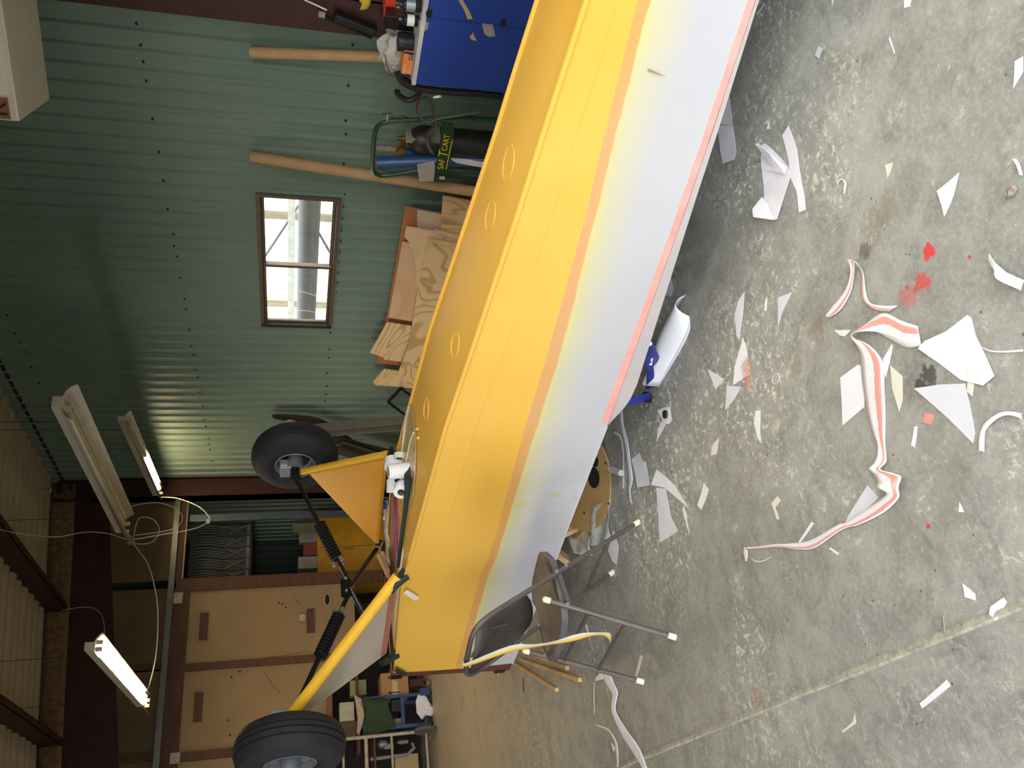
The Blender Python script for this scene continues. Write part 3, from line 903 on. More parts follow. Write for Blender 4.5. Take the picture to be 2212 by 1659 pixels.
tA = PL(1040, 1340, fA, vn(fA, fC)); tB = PL(1018, 1460, fB, vn(fB, fD))
cA = PL(1174, 1294, fA, vn(fA, fC)); cB = PL(1130, 1405, fB, vn(fB, fD))
up = (tA - fA).normalized()
wv = (tB - tA)
path = [fA + up * .02] + [fA + (tA - fA) * k for k in (.3, .6, .85, .93)]
path += bez([fA + (tA - fA) * .94, tA + wv * .04 + up * .0, tA + wv * .16 + up * .035, tA + wv * .5 + up * .045, tA + wv * .84 + up * .035, tB - wv * .04, fB + (tB - fB) * .94], 5)[1:]
path += [fB + (tB - fB) * k for k in (.85, .6, .3)] + [fB + (tB - fB).normalized() * .02]
MB().tube(path, .0115, 10).build('back_frame', m_chair, chair, smooth=True)
for f_, c_ in ((fC, cA), (fD, cB)):
    d = (c_ - f_).normalized()
    MB().tube([f_ + d * .02, c_ - d * .025], .0115, 10).build('rear_leg', m_chair, chair, smooth=True)
    MB().tube([c_ - d * .03, c_ - d * .004, c_ + d * .004], [.0135, .0135, .007], 10).build('top_cap', m_cap, chair, smooth=True)
    MB().tube([f_, f_ + d * .035], [.014, .013], 10).build('foot_cap', m_cap, chair, smooth=True)
for f_, t_ in ((fA, tA), (fB, tB)):
    d = (t_ - f_).normalized()
    MB().tube([f_, f_ + d * .035], [.014, .013], 10).build('foot_cap', m_cap, chair, smooth=True)
lerp = lambda a, b, k: a + (b - a) * k
MB().tube([lerp(fA, tA, .22), lerp(fB, tB, .22)], .008, 8).build('stretcher', m_chair, chair, smooth=True)
for k in (.38, .66):
    MB().tube([lerp(fC, cA, k), lerp(fD, cB, k)], .008, 8).build('stretcher', m_chair, chair, smooth=True)
# backrest pan
bl = .72
rows = []
nback = wv.cross(tA - fA).normalized()
for i in range(9):
    k = i / 8; cur = .03 * math.sin(math.pi * k)
    a_, b_ = tA + wv * (.04 + .92 * k) + up * (.02 + .02 * math.sin(math.pi * k)), lerp(fA, tA, bl + .02) + (lerp(fB, tB, bl + .02) - lerp(fA, tA, bl + .02)) * (.04 + .92 * k) - up * .05 * math.sin(math.pi * k) ** .7
    rows.append([lerp(a_, b_, j / 5) - nback * cur for j in range(6)])
MB().grid(rows).build('backrest', m_chair_d, chair, smooth=True, solid=.004)
for sgn in (.06, .94):                         # pressed ridges
    q = [lerp(tA, tB, .5 + (sgn - .5) * .8) - up * (.05) - nback * (.028), lerp(tA, tB, .5 + (sgn - .5) * .62) - up * .13 - nback * .03]
    MB().tube(q, .004, 6).build('pressed_ridge', m_chair, chair, smooth=True)
# seat
wdir = wv.normalized(); fdir = (fA - fC).normalized(); c0 = (fA + fB + fC + fD) / 4
m_seat = M('scuffed_seat_enamel', (102, 99, 103), .42, .2, var=.3, scale=9, dark=(82, 79, 83))
zc_ = .455
pr = []
for i in range(28):
    a = i * 2 * math.pi / 28
    cx, sx = math.cos(a), math.sin(a)
    u = math.copysign(abs(cx) ** .5, cx) * .20; w = math.copysign(abs(sx) ** .45, sx) * (.205 - .03 * max(0, cx))
    pr.append(c0 * 1 + fdir * (u + .01) + wdir * w + V((0, 0, zc_ - c0.z + .02 * (u > .1))))
mb = MB(); n = len(pr); cen = sum(pr, V()) / n
inner = [lerp(cen, q, .86) - V((0, 0, .006)) for q in pr]; low = [q - V((0, 0, .028)) for q in pr]
mb.add(pr + inner + low, [(i, (i + 1) % n, n + (i + 1) % n, n + i) for i in range(n)] + [tuple(n + i for i in range(n))] + [(i, 2 * n + i, 2 * n + (i + 1) % n, (i + 1) % n) for i in range(n)] + [tuple(2 * n + i for i in range(n - 1, -1, -1))])
MB_seat = mb.build('seat', m_seat, chair, smooth=40)
for q in (lerp(fC, cA, .82), lerp(fD, cB, .82), lerp(fA, tA, .56), lerp(fB, tB, .56), lerp(fA, tA, .5)):
    MB().lathe([(.007, -.017), (.007, .017)], q, wdir, 8).build('rivet', m_alu, chair)
for a_, b_ in ((lerp(fA, tA, .545), lerp(fC, cA, .80)), (lerp(fB, tB, .545), lerp(fD, cB, .80))):
    MB().bar(a_, b_, .004, .02).build('seat_link', m_chair, chair)

# strip of masking tape over the chair back
def stripe_paper(name, base, stripe, v0, v1, dirty=.06):
    if name in MATS: return MATS[name]
    t = NT(name); uvn = t.n('ShaderNodeUVMap'); sep = t.n('ShaderNodeSeparateXYZ'); t.l(uvn.outputs[0], sep.inputs[0])
    g = t.coord(); nz = t.noise(25, 4, .6, g)
    vv = t.math('ADD', sep.outputs[1], t.math('MULTIPLY', t.math('SUBTRACT', nz, .5), .16))
    on = t.math('MULTIPLY', t.math('GREATER_THAN', vv, v0), t.math('LESS_THAN', vv, v1))
    big = t.noise(6, 4, .6, g)
    b = t.ramp(big, [(.3, tuple(x * (1 - dirty) for x in lin(*base))), (.7, lin(*base))])
    t.col(t.mix(on, b, lin(*stripe))); t.b.inputs['Roughness'].default_value = .7
    t.bump(t.noise(40, 3, .6, g), .1, .003)
    return t.m


def ribbon(edges, zf=None):
    """edges: list of (left point, right point); v runs across"""
    rows, uv = [], []
    for i, (a, b) in enumerate(edges):
        rows.append([lerp(V(a), V(b), k / 4) for k in range(5)])
        uv += [(i / max(1, len(edges) - 1), k / 4) for k in range(5)]
    return MB().grid(rows, uv)


m_tapeY = stripe_paper('yellow_edged_tape', (206, 204, 190), (236, 182, 48), .55, 1.2)
q0 = lerp(tA, tB, .60) + up * .045
tw = wdir * .018
outd = -fdir
pts = [q0 + fdir * .03 - V((0, 0, .05)), q0 + fdir * .014 + V((0, 0, .008)), q0 + outd * .004 + V((0, 0, .018)), q0 + outd * .02 + V((0, 0, .004))]
tgt = [(1100, 1402), (1150, 1396), (1200, 1388), (1240, 1378), (1275, 1371), (1305, 1370), (1318, 1376), (1318, 1388)]
pn = (fA - fC).normalized(); p0 = q0 + outd * .035
pts += [PL(*q, p0, pn) for q in tgt]
pts = bez(pts, 4)
ed = [(p - tw + fdir * .004 * math.sin(i * .5), p + tw - fdir * .004 * math.sin(i * .5)) for i, p in enumerate(pts)]
single(ribbon(ed), 'masking_tape_strip', m_tapeY, 'yellow-edged masking tape strip hanging over the folding chair back', 'tape strip', smooth=True, solid=.0006)

# ------------------------------------------------------------------ things on the floor
m_paper = M('masking_paper', (236, 234, 238), .75, var=.05, scale=7)
m_paper_w = M('cream_masking_paper', (226, 220, 204), .75, var=.08, scale=7)
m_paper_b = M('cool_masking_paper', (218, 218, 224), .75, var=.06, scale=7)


def scrap(pts, label, mat=None, curl=.006, seed=0, z0=.0008, name='paper_scrap', cat='paper scrap', group='paper scraps strewn on the concrete floor', cut=1):
    poly = [FL(x, y) for x, y in pts]
    bm = bmesh.new()
    vs_ = [bm.verts.new(p) for p in poly]
    bm.faces.new(vs_)
    bmesh.ops.triangulate(bm, faces=bm.faces[:])
    bmesh.ops.subdivide_edges(bm, edges=bm.edges[:], cuts=cut, use_grid_fill=True)
    c = sum(poly, V()) / len(poly); R = max((p - c).length for p in poly)
    bmesh.ops.recalc_face_normals(bm, faces=bm.faces)
    for v in bm.verts:
        d = (v.co - c).length / R
        v.co.z = z0 + curl * .45 * (max(0, noise.noise((v.co.x * 9 + seed * 3.7, v.co.y * 9, seed))) + .55 * d * d * (1 + noise.noise((v.co.x * 5, v.co.y * 5 + seed, 4))))
    bmesh.ops.triangulate(bm, faces=bm.faces[:])
    mb = MB(); idx = {v: i for i, v in enumerate(bm.verts)}
    mb.add([v.co.copy() for v in bm.verts], [tuple(idx[v] for v in f.verts) for f in bm.faces])
    bm.free()
    o = mb.build(name, mat or m_paper, None)
    md = o.modifiers.new('thick', 'SOLIDIFY'); md.thickness = .0006; md.offset = 1
    return tag(o, label, cat, group)


def Z(ox, oy, k, pts): return [(ox + x / k, oy + y / k) for x, y in pts]


C5 = lambda *p: Z(1500, 200, 3.107, p); C6 = lambda *p: Z(1500, 650, 3.017, p)
C7 = lambda *p: Z(1200, 1150, 2.186, p); C8 = lambda *p: Z(1280, 580, 2.593, p); C9 = lambda *p: Z(1600, 0, 3.614, p)
SCR = [
    (C5((465, 350), (487, 341), (560, 410), (640, 500), (650, 575), (610, 690), (565, 850), (545, 857), (435, 840), (430, 785), (470, 700), (465, 560), (455, 430)), 'large creased white paper folded over at its top, under the tail side of the fuselage', None, .022),
    (C5((640, 222), (660, 280), (690, 380), (705, 510), (740, 680), (755, 785), (707, 807), (690, 660), (640, 560), (635, 460), (597, 288)), 'long narrow white strip lying against the large creased folded paper', None, .010),
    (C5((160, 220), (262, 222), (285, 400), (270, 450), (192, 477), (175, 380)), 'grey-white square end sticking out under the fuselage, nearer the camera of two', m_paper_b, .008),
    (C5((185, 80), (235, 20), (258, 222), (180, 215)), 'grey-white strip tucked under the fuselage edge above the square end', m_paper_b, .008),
    (C5((1788, 535), (1745, 690), (1685, 835), (1632, 660)), 'clean white paper triangle lying alone on the pale floor', None, .012),
    (C5((1335, 467), (1318, 530), (1298, 572), (1284, 487)), 'small cream triangle on the floor left of the lone white triangle', m_paper_w, .008),
    (C5((500, 208), (510, 240), (488, 250), (485, 235)), 'tiny paper chip between fuselage and long narrow strip', None, .003),
    (C5((340, 1333), (325, 1500), (305, 1640), (285, 1640), (272, 1490), (295, 1400)), 'slender leaf-shaped paper sliver near the fuselage edge', m_paper_b, .006),
    (C5((490, 1368), (485, 1465), (470, 1465), (475, 1400)), 'short narrow paper sliver between leaf-shaped sliver and kite-shaped scrap', None, .003),
    (C5((660, 1340), (590, 1480), (565, 1580), (563, 1375)), 'kite-shaped grey-white scrap beside a short sliver', m_paper_b, .006),
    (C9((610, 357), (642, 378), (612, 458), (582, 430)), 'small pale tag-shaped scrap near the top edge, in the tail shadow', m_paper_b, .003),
    (C9((1165, 283), (1208, 415), (1203, 424), (1160, 310)), 'thin white sliver on the bright floor near the top edge', None, .004),
    (C9((1280, 0), (1335, 0), (1325, 50), (1278, 62)), 'white scrap cut off by the top edge of the picture', None, .004),
    (C9((2145, 480), (2212, 440), (2212, 560), (2135, 690)), 'white scrap cut off by the right edge, nearest the camera', None, .010),
    (C9((183, 28), (188, 38), (130, 122), (126, 110)), 'narrow grey sliver beside the tail end of the fuselage', m_paper_b, .003),
    (C9((712, 0), (728, 0), (716, 46)), 'tiny pointed scrap at the top edge in shadow', m_paper_b, .003),
    (C6((320, 235), (345, 330), (362, 480), (255, 550), (265, 430)), 'red-spotted pointed scrap beside splinters of straw', None, .008),
    (C6((90, 445), (200, 510), (140, 577)), 'small three-cornered scrap with a pink tip', m_paper_b, .008),
    (C6((215, 552), (308, 560), (262, 640), (202, 712)), 'grey-white triangle touching the red-spotted scrap', m_paper_b, .006),
    (C6((400, 715), (435, 715), (430, 850), (437, 930), (410, 885), (390, 800)), 'narrow hooked white sliver below the spotted scrap', None, .006),
    (C6((165, 890), (145, 1000), (107, 1007), (120, 935)), 'small scrap with a pink smear near the chair side of the floor', m_paper_w, .006),
    (C6((65, 1185), (100, 1230), (50, 1362), (25, 1330)), 'white oblong scrap standing slightly curled', None, .014),
    (C6((545, 1270), (567, 1300), (530, 1345), (557, 1420), (540, 1425), (505, 1320)), 'pale bent scrap on grey floor below a narrow sliver', m_paper_w, .005),
    (C6((915, 190), (1025, 190), (985, 232), (950, 225)), 'small half-moon scrap beside the fold of the long striped strip', None, .006),
    (C6((1785, 92), (1812, 110), (1835, 220), (1970, 490), (1895, 552), (1740, 515), (1470, 310), (1510, 262), (1640, 200)), 'largest white paper sheet, torn, at the end of the striped strip', None, .020),
    (C6((955, 500), (1070, 415), (1110, 430), (1112, 690), (970, 812)), 'white sheet with a thin pink line, partly under the striped strip', None, .006),
    (C6((1435, 570), (1600, 545), (1768, 538), (1800, 680), (1832, 860), (1820, 930), (1640, 750)), 'big smooth white paper triangle below the largest sheet', m_paper_b, .007),
    (C6((1280, 420), (1357, 490), (1357, 650), (1337, 722), (1290, 570)), 'narrow pointed paper blade right of the striped strip', m_paper_w, .006),
    (C6((1230, 380), (1290, 280), (1297, 300), (1250, 500), (1240, 470)), 'thin white blade tucked beside the striped strip fold', None, .005),
    (C6((1500, 728), (1570, 742), (1540, 807), (1490, 790)), 'small square of salmon pink paper', M('salmon_paper', (222, 150, 138), .7), .004),
    (C6((1437, 818), (1457, 818), (1440, 955), (1415, 940)), 'little narrow white sliver below the salmon square', None, .004),
    (C6((1785, 450), (1830, 470), (1820, 625), (1780, 590)), 'crumpled pale strip at the lower edge of the largest sheet', m_paper_w, .010),
    (C6((1130, 1200), (1205, 1282), (1100, 1380), (985, 1450), (1010, 1390)), 'cool grey paper triangle under the lower fold of the striped strip', m_paper_b, .004),
    (C6((765, 1440), (782, 1450), (692, 1578), (680, 1570)), 'thin paper stick crossing the tail of the striped strip', None, .003),
    (C6((885, 1605), (947, 1645), (935, 1657), (880, 1615)), 'small narrow white chip below the striped strip tail', None, .003),
    (C6((1730, 1310), (1760, 1378), (1722, 1375)), 'tiny white wedge on the mottled floor at right', None, .003),
    (C7((1925, 240), (1985, 290), (1988, 322), (1935, 306)), 'white four-cornered scrap, farther from the floor joint of two', None, .006),
    (C7((2120, 306), (2135, 330), (2085, 417), (2052, 385), (2057, 350)), 'white scrap lying on the concrete joint', None, .006),
    (C7((1850, 695), (1868, 725), (1735, 832), (1722, 808)), 'straight white strip beyond the concrete joint', None, .006),
    (C7((1415, 853), (1421, 900), (1360, 946), (1354, 938), (1405, 895)), 'thin bent cream strip beyond the concrete joint', m_paper_w, .004),
    (C7((400, 580), (413, 585), (387, 682), (377, 678)), 'small pale sliver beside a chair foot', m_paper_w, .006),
    (C7((262, 990), (288, 1020), (275, 1037)), 'tiny white corner of paper near the bottom edge', None, .003),
    (C7((150, 430), (165, 520), (172, 545), (140, 440)), 'pale sliver on the floor under the folding chair', m_paper_w, .004),
    (C8((440, 45), (452, 120), (440, 158), (403, 145)), 'grey paper tab peeping from under the fuselage near the blue webbing', m_paper_b, .006),
    (C8((225, 1070), (265, 1030), (290, 1085), (300, 1080), (327, 1212), (258, 1227)), 'rolled grey-white scrap lying by the thin floor joint', m_paper_b, .02),
    (C8((360, 1125), (412, 1165), (470, 1220), (550, 1347), (405, 1228), (330, 1212)), 'broad pointed white strip with a red fleck, by the thin joint', None, .012),
    (C8((360, 1228), (412, 1232), (440, 1390), (482, 1470), (380, 1537), (370, 1400)), 'wide torn white strip lying below the broad pointed one', m_paper_b, .008),
    (C8((513, 1328), (530, 1400), (546, 1497), (505, 1350)), 'thin pointed white sliver beside the wide torn strip', None, .004),
    (C8((240, 1478), (263, 1517), (232, 1497)), 'tiny wedge of paper by a front foot of the chair', m_paper_w, .003),
    (C8((400, 780), (438, 775), (446, 850), (430, 872), (412, 870), (365, 965), (367, 900), (392, 850), (365, 795)), 'curled paper scrap with a dark round hole', None, .012),
    (C8((88, 1580), (120, 1462), (150, 1560), (136, 1659), (112, 1640)), 'white scrap under the chair by the plastic sheet', None, .010),
]
for i, (pts, lab, mt, cu) in enumerate(SCR):
    o = scrap(pts, lab, mt, cu, i + 1)
    if i == 0:                                # the turned-over top of the creased paper
        fl = [FL(*q) for q in C5((465, 352), (487, 342), (560, 411), (640, 500), (632, 548), (560, 530), (505, 520), (520, 480), (490, 420))]
        MB().prism([q + V((0, 0, .012 + .022 * (k in (0, 1, 2)))) for k, q in enumerate(fl)], V((0, 0, .0008))).build('folded_flap', m_paper, o)
        fl = [FL(*q) for q in C5((436, 838), (430, 785), (470, 702), (510, 745), (580, 800), (565, 850), (545, 857))]
        MB().prism([q + V((0, 0, .010 + .014 * (k in (0, 1)))) for k, q in enumerate(fl)], V((0, 0, .0008))).build('folded_flap', m_paper, o)
# round dark hole in the curled scrap: a washer-like core
q = FL(1440, 895)
single(MB().lathe([(.008, .012), (.018, .012), (.019, .001), (.007, .001)], q, (0, 0, 1), 20, closed=True), 'black_washer', M('black_rubber', (24, 22, 22), .6), 'small black rubber ring on the curled scrap', 'ring')


def floor_ribbon(pairs, label, mat, name='paper_strip', lift=.006, cat='paper strip', sub=5, hump=None):
    L_ = bez([FL(*a) for a, b in pairs], sub); R_ = bez([FL(*b) for a, b in pairs], sub)
    ed = []
    for i, (a, b) in enumerate(zip(L_, R_)):
        k = i / (len(L_) - 1)
        za = .0015 + lift * .6 * (1 + noise.noise((a.x * 7, a.y * 7, 1))) * .6
        zb_ = .0015 + lift * .6 * (1 + noise.noise((b.x * 7, b.y * 7, 5))) * .6
        if hump:
            h = sum(hh * math.exp(-((i / sub - c) / w) ** 2) for c, w, hh in hump); za += h; zb_ += h * .4
        ed.append((a + V((0, 0, za)), b + V((0, 0, zb_))))
    return single(ribbon(ed), name, mat, label, cat, 'paper strips strewn on the concrete floor', smooth=True, solid=.0006)


def P6(*p): return [(Z(1500, 650, 3.017, [a])[0], Z(1500, 650, 3.017, [b])[0]) for a, b in p]
def P5(*p): return [(Z(1500, 200, 3.107, [a])[0], Z(1500, 200, 3.107, [b])[0]) for a, b in p]
def P7(*p): return [(Z(1200, 1150, 2.186, [a])[0], Z(1200, 1150, 2.186, [b])[0]) for a, b in p]
def P8(*p): return [(Z(1280, 580, 2.593, [a])[0], Z(1280, 580, 2.593, [b])[0]) for a, b in p]


m_str = stripe_paper('salmon_striped_paper', (236, 232, 234), (226, 158, 146), .56, .86)
floor_ribbon(P6(((1490, 292), (1465, 165)), ((1390, 302), (1360, 130)), ((1275, 245), (1238, 80)), ((1200, 200), (1120, 160)), ((1090, 215), (1050, 228)), ((1085, 290), (1150, 285)),
                ((1092, 380), (1235, 400)), ((1100, 500), (1247, 560)), ((1125, 690), (1252, 740)), ((1165, 850), (1250, 900)), ((1195, 930), (1258, 985)), ((1215, 1060), (1272, 1055)),
                ((1195, 1105), (1240, 1100)), ((1190, 1150), (1300, 1120)), ((1250, 1195), (1378, 1150)), ((1300, 1240), (1360, 1230)), ((1230, 1290), (1335, 1295)), ((1100, 1375), (1240, 1380)),
                ((980, 1450), (1080, 1460)), ((950, 1455), (970, 1490)), ((760, 1560), (800, 1605)), ((640, 1580), (690, 1620)), ((525, 1585), (560, 1605)), ((430, 1600), (440, 1612)), ((345, 1605), (340, 1620))),
             'long twisted white paper strip with a salmon stripe across the floor', m_str, lift=.008, hump=[(4, 1.0, .03), (11.5, .8, .03), (14.5, .8, .035)])
floor_ribbon(P5(((885, 1500), (910, 1512)), ((930, 1440), (990, 1460)), ((1020, 1330), (1060, 1340)), ((1075, 1200), (1090, 1210)), ((1105, 1130), (1112, 1145)), ((1140, 1130), (1132, 1145)),
                ((1158, 1200), (1140, 1210)), ((1160, 1320), (1132, 1330)), ((1190, 1410), (1150, 1400)), ((1280, 1430), (1230, 1455)), ((1380, 1430), (1325, 1468))),
             'narrow white paper strip bent into a tall hairpin loop', m_str, lift=.012, hump=[(4.5, 1.2, .04)])
floor_ribbon(P6(((1865, 975), (1905, 985)), ((1868, 880), (1905, 890)), ((1900, 800), (1920, 830)), ((1990, 735), (1995, 765)), ((2070, 720), (2070, 745)), ((2150, 735), (2150, 770))),
             'white ribbon with a red end curving in from the right edge', m_paper, lift=.014)
floor_ribbon(P6(((1875, 295), (1880, 305)), ((1940, 322), (1940, 332)), ((2040, 325), (2040, 337)), ((2150, 315), (2150, 330))), 'thin white thread-like strip at the corner of the largest sheet', m_paper, lift=.006)
floor_ribbon(P5(((1985, 1120), (2008, 1082)), ((2020, 1170), (2050, 1140)), ((2090, 1210), (2120, 1190)), ((2130, 1270), (2170, 1225)), ((2212, 1330), (2235, 1260))),
             'curled white paper strip rolling off the right edge', m_paper, lift=.02, hump=[(2.5, 1, .03)])
floor_ribbon(P5(((968, 610), (975, 615)), ((980, 582), (985, 592)), ((1008, 582), (1005, 590)), ((1028, 610), (1018, 612)), ((1022, 660), (1012, 640)), ((1017, 685), (1014, 680))), 'tiny cream paper hook on the pale floor', m_paper_w, lift=.008)
floor_ribbon(P5(((2150, 447), (2170, 447)), ((2175, 490), (2195, 485)), ((2195, 555), (2215, 555))), 'short curved white strip at the right edge', m_paper, lift=.01)
floor_ribbon(P7(((185, 705), (235, 690)), ((190, 690), (225, 668)), ((215, 662), (262, 676)), ((240, 710), (280, 710)), ((270, 760), (300, 752)), ((268, 800), (295, 790)), ((272, 850), (292, 845)), ((310, 945), (340, 930)), ((365, 1035), (405, 1022)), ((415, 1113), (440, 1113))),
             'long white paper strip trailing away from the chair feet', m_paper, lift=.012)
floor_ribbon(P7(((190, 905), (195, 912)), ((250, 925), (248, 935)), ((285, 970), (275, 975)), ((298, 1020), (286, 1020)), ((300, 1113), (292, 1113))), 'thin curling shaving near the bottom edge', m_paper_w, lift=.006)
floor_ribbon(P7(((183, 700), (187, 702)), ((181, 780), (186, 780)), ((185, 860), (189, 860))), 'thread-thin shaving beside the long trailing strip', m_paper_w, lift=.004)
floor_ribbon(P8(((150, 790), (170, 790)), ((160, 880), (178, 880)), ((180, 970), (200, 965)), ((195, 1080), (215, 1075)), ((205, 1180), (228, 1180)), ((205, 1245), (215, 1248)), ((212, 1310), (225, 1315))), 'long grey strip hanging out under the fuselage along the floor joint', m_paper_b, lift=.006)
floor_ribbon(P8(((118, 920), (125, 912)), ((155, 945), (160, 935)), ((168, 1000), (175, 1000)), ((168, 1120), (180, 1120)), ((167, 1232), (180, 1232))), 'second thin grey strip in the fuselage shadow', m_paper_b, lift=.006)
floor_ribbon(P7(((893, 70), (905, 68)), ((890, 100), (912, 100)), ((900, 138), (908, 135))), 'small twisted end at the tip of the striped strip', m_paper_w, lift=.006)
floor_ribbon(P7(((915, 108), (920, 112)), ((945, 132), (945, 138)), ((985, 132), (985, 138)), ((1022, 112), (1020, 117))), 'fine paper thread curling from the striped strip tip', m_paper_w, lift=.004)
# big curled sheet by the blue webbing
L_ = [FL(1484, 636), FL(1462, 670), FL(1438, 712), FL(1420, 770), FL(1404, 828)]
R_ = [FL(1492, 690), FL(1492, 712), FL(1480, 742), FL(1452, 790), FL(1424, 836)]
rows = []
for a, b in zip(bez(L_, 3), bez(R_, 3)):
    rows.append([lerp(a, b, k / 8) + V((0, 0, .004 + .055 * math.sin(math.pi * min(1, k / 7)) ** .8)) for k in range(9)])
single(MB().grid(rows), 'curled_paper', m_paper_b, 'big half-rolled sheet of grey-white paper beside the blue webbing', 'paper', 'paper strips strewn on the concrete floor', smooth=True, solid=.0008)
# crumpled brown wad at the right edge and straw splinters
def crumple(c, r, seed, sx=1, sy=1, sz=.6, n=2):
    bm = bmesh.new(); bmesh.ops.create_icosphere(bm, subdivisions=n, radius=1)
    mb = MB(); idx = {v: i for i, v in enumerate(bm.verts)}
    vs_ = []
    for v in bm.verts:
        d = v.co.normalized(); k = 1 + .45 * noise.noise(d * 2.3 + V((seed, 0, 0)))
        vs_.append(V(c) + V((d.x * sx, d.y * sy, (d.z + .8) * sz)) * r * k)
    mb.add(vs_, [tuple(idx[v] for v in f.verts) for f in bm.faces]); bm.free()
    mz = min(v.z for v in mb.v)
    for v in mb.v: v.z += c[2] - mz
    return mb


p = FL(2190, 415)
single(crumple(p, .012, 3, 1, 1.3, .6), 'paper_wad', M('dirty_wad', (150, 136, 118), .9, var=.5, scale=60), 'dirty crumpled wad near the right edge', 'wad')
mb = MB()
for k in range(9):
    a = FL(1618 + k % 3 * 2, 770 + k * 3); b = FL(1602 + k * 2, 795 + k * 7)
    mb.tube([a + V((0, 0, .004)), b + V((0, 0, .003))], .0012, 4)
single(mb, 'straw_splinters', M('orange_straw', (204, 142, 110), .8, var=.4), 'small cluster of orange straw splinters beside the spotted scrap', 'splinters', kind='stuff')
q = FL(1677, 818)
single(MB().tube([q + V((.016 * math.cos(a * .3), .022 * math.sin(a * .3), .002)) for a in range(21)], .0012, 5, closed=True), 'thread_ring', m_paper_w, 'thin cream ring of thread on the floor', 'ring')
p1, p2, p3 = FL(2039, 1330), FL(2044, 1382), FL(2033, 1378)
single(MB().tube([p1 + V((0, 0, .002)), p2 + V((0, 0, .002))], .0015, 5).tube([lerp(p1, p2, .4) + V((0, 0, .002)), p3 + V((0, 0, .002))], .0012, 5), 'dry_twig', M('grey_twig', (150, 144, 120), .9), 'thin forked dry twig lying across the concrete joint', 'twig')

# timber sticks by the nose
sticks = [((1105, 1428), (1203, 1490), 'lowest of three pale square sticks fanned out under the nose'), ((1125, 1424), (1253, 1469), 'middle and longest of three pale square sticks under the nose'), ((1140, 1408), (1226, 1443), 'upper and shortest of three pale square sticks under the nose')]
for a, b, lab in sticks:
    A_, B_ = FL(*a, .012), FL(*b, .012)
    single(MB().bar(A_, B_, .024, .024), 'timber_stick', m_lumber, lab, 'stick', 'square sticks under the nose', bevel=.002)
A_, B_ = FL(1130, 1465, .003), FL(1131, 1495, .003)
single(MB().bar(A_, B_, .006, .006), 'short_rod', M('dark_rod', (40, 34, 28), .6), 'short dark rod on the floor beyond the sticks', 'rod')

# plywood discs, plastic and pieces in the shadow under the fuselage
m_disc = M('varnished_ply_disc', (186, 150, 98), .4, var=.14, scale=5)


def ringpiece(cpx, r0, r1, z, lab, a0, a1, tilt, name, holes=()):
    c = FL(*cpx, z); n = 40; up_ = V(tilt).normalized()
    ax = up_.orthogonal().normalized(); ay = up_.cross(ax)
    pts_o = [c + (ax * math.cos(a0 + (a1 - a0) * k / n) + ay * math.sin(a0 + (a1 - a0) * k / n)) * r1 for k in range(n + 1)]
    if r0 > 0:
        pts_i = [c + (ax * math.cos(a0 + (a1 - a0) * k / n) + ay * math.sin(a0 + (a1 - a0) * k / n)) * r0 for k in range(n + 1)]
        th = up_ * .009
        rows = [[a, b, b + th, a + th] for a, b in zip(pts_i, pts_o)]
        mb = MB().grid(rows, closed=True)
        mb.add(rows[0], [(0, 1, 2, 3)]).add(rows[-1], [(0, 1, 2, 3)])
    else: mb = MB().prism(pts_o[:-1], up_ * .009)
    return mb, c, ax, ay, up_


dk = thing('plywood_disc', 'round varnished plywood disc with two holes under the fuselage', 'disc', FL(1272, 1045))
mb, c, ax, ay, u_ = ringpiece((1262, 1040), 0, .27, .05, '', 0, 2 * math.pi, (-.10, -.18, 1), 'disc')
mb.build('disc_plate', m_disc, dk)
for (px, py, r) in ((1283, 1032, .055), (1286, 997, .03), (1315, 1088, .006), (1262, 1108, .006), (1308, 1000, .006)):
    q = PL(px, py, c + u_ * .01, u_)
    MB().lathe([(r, 0), (r, .002), (r * .2, .002)], q, u_, 24).build('hole', m_hole if r > .01 else m_screw, dk)
mb, c, ax, ay, u_ = ringpiece((1246, 1092), .15, .185, .02, '', 0, 2 * math.pi, (.05, -.1, 1), 'ring')
single(mb, 'plywood_ring', m_disc, 'thin plywood ring partly under the round plywood disc', 'ring')
t = NT('clear_plastic'); t.b.inputs['Base Color'].default_value = (.62, .62, .6, 1); t.b.inputs['Roughness'].default_value = .22
t.b.inputs['Alpha'].default_value = .55; t.bump(t.noise(14, 5, .7), .9, .02)
m_plast = t.m
def sheet(px, z, lab, name, mat, h=.05, seed=1, n=10, cat='plastic sheet'):
    a, b, c_, d = [FL(*q, z) for q in px]; rows = []
    for i in range(n + 1):
        l_, r_ = lerp(a, d, i / n), lerp(b, c_, i / n)
        rows.append([lerp(l_, r_, k / n) + V((0, 0, .003 + h * abs(noise.noise((l_ + (r_ - l_) * (k / n)) * 6 + V((seed, 0, 0)))))) for k in range(n + 1)])
    return single(MB().grid(rows), name, mat, lab, cat, smooth=True, solid=.0006)


sheet(((1290, 1100), (1318, 1075), (1335, 1170), (1285, 1180)), 0, 'crumpled clear plastic sheet behind the chair frame', 'plastic_sheet', m_plast, .09)
sheet(((1232, 1138), (1285, 1125), (1285, 1200), (1240, 1195)), 0, 'crumpled tan wrapping paper under the nose', 'wrapping_paper', m_paper_w, .05, 4, cat='paper')
a, b = FL(1316, 1012, .02), FL(1342, 1022, .02)
single(MB().tube([a, lerp(a, b, .2), lerp(a, b, .21), b], [.012, .012, .016, .016], 12), 'clear_plastic_vial', m_plast, 'small clear plastic tube lying beside the plywood disc', 'tube', smooth=True)
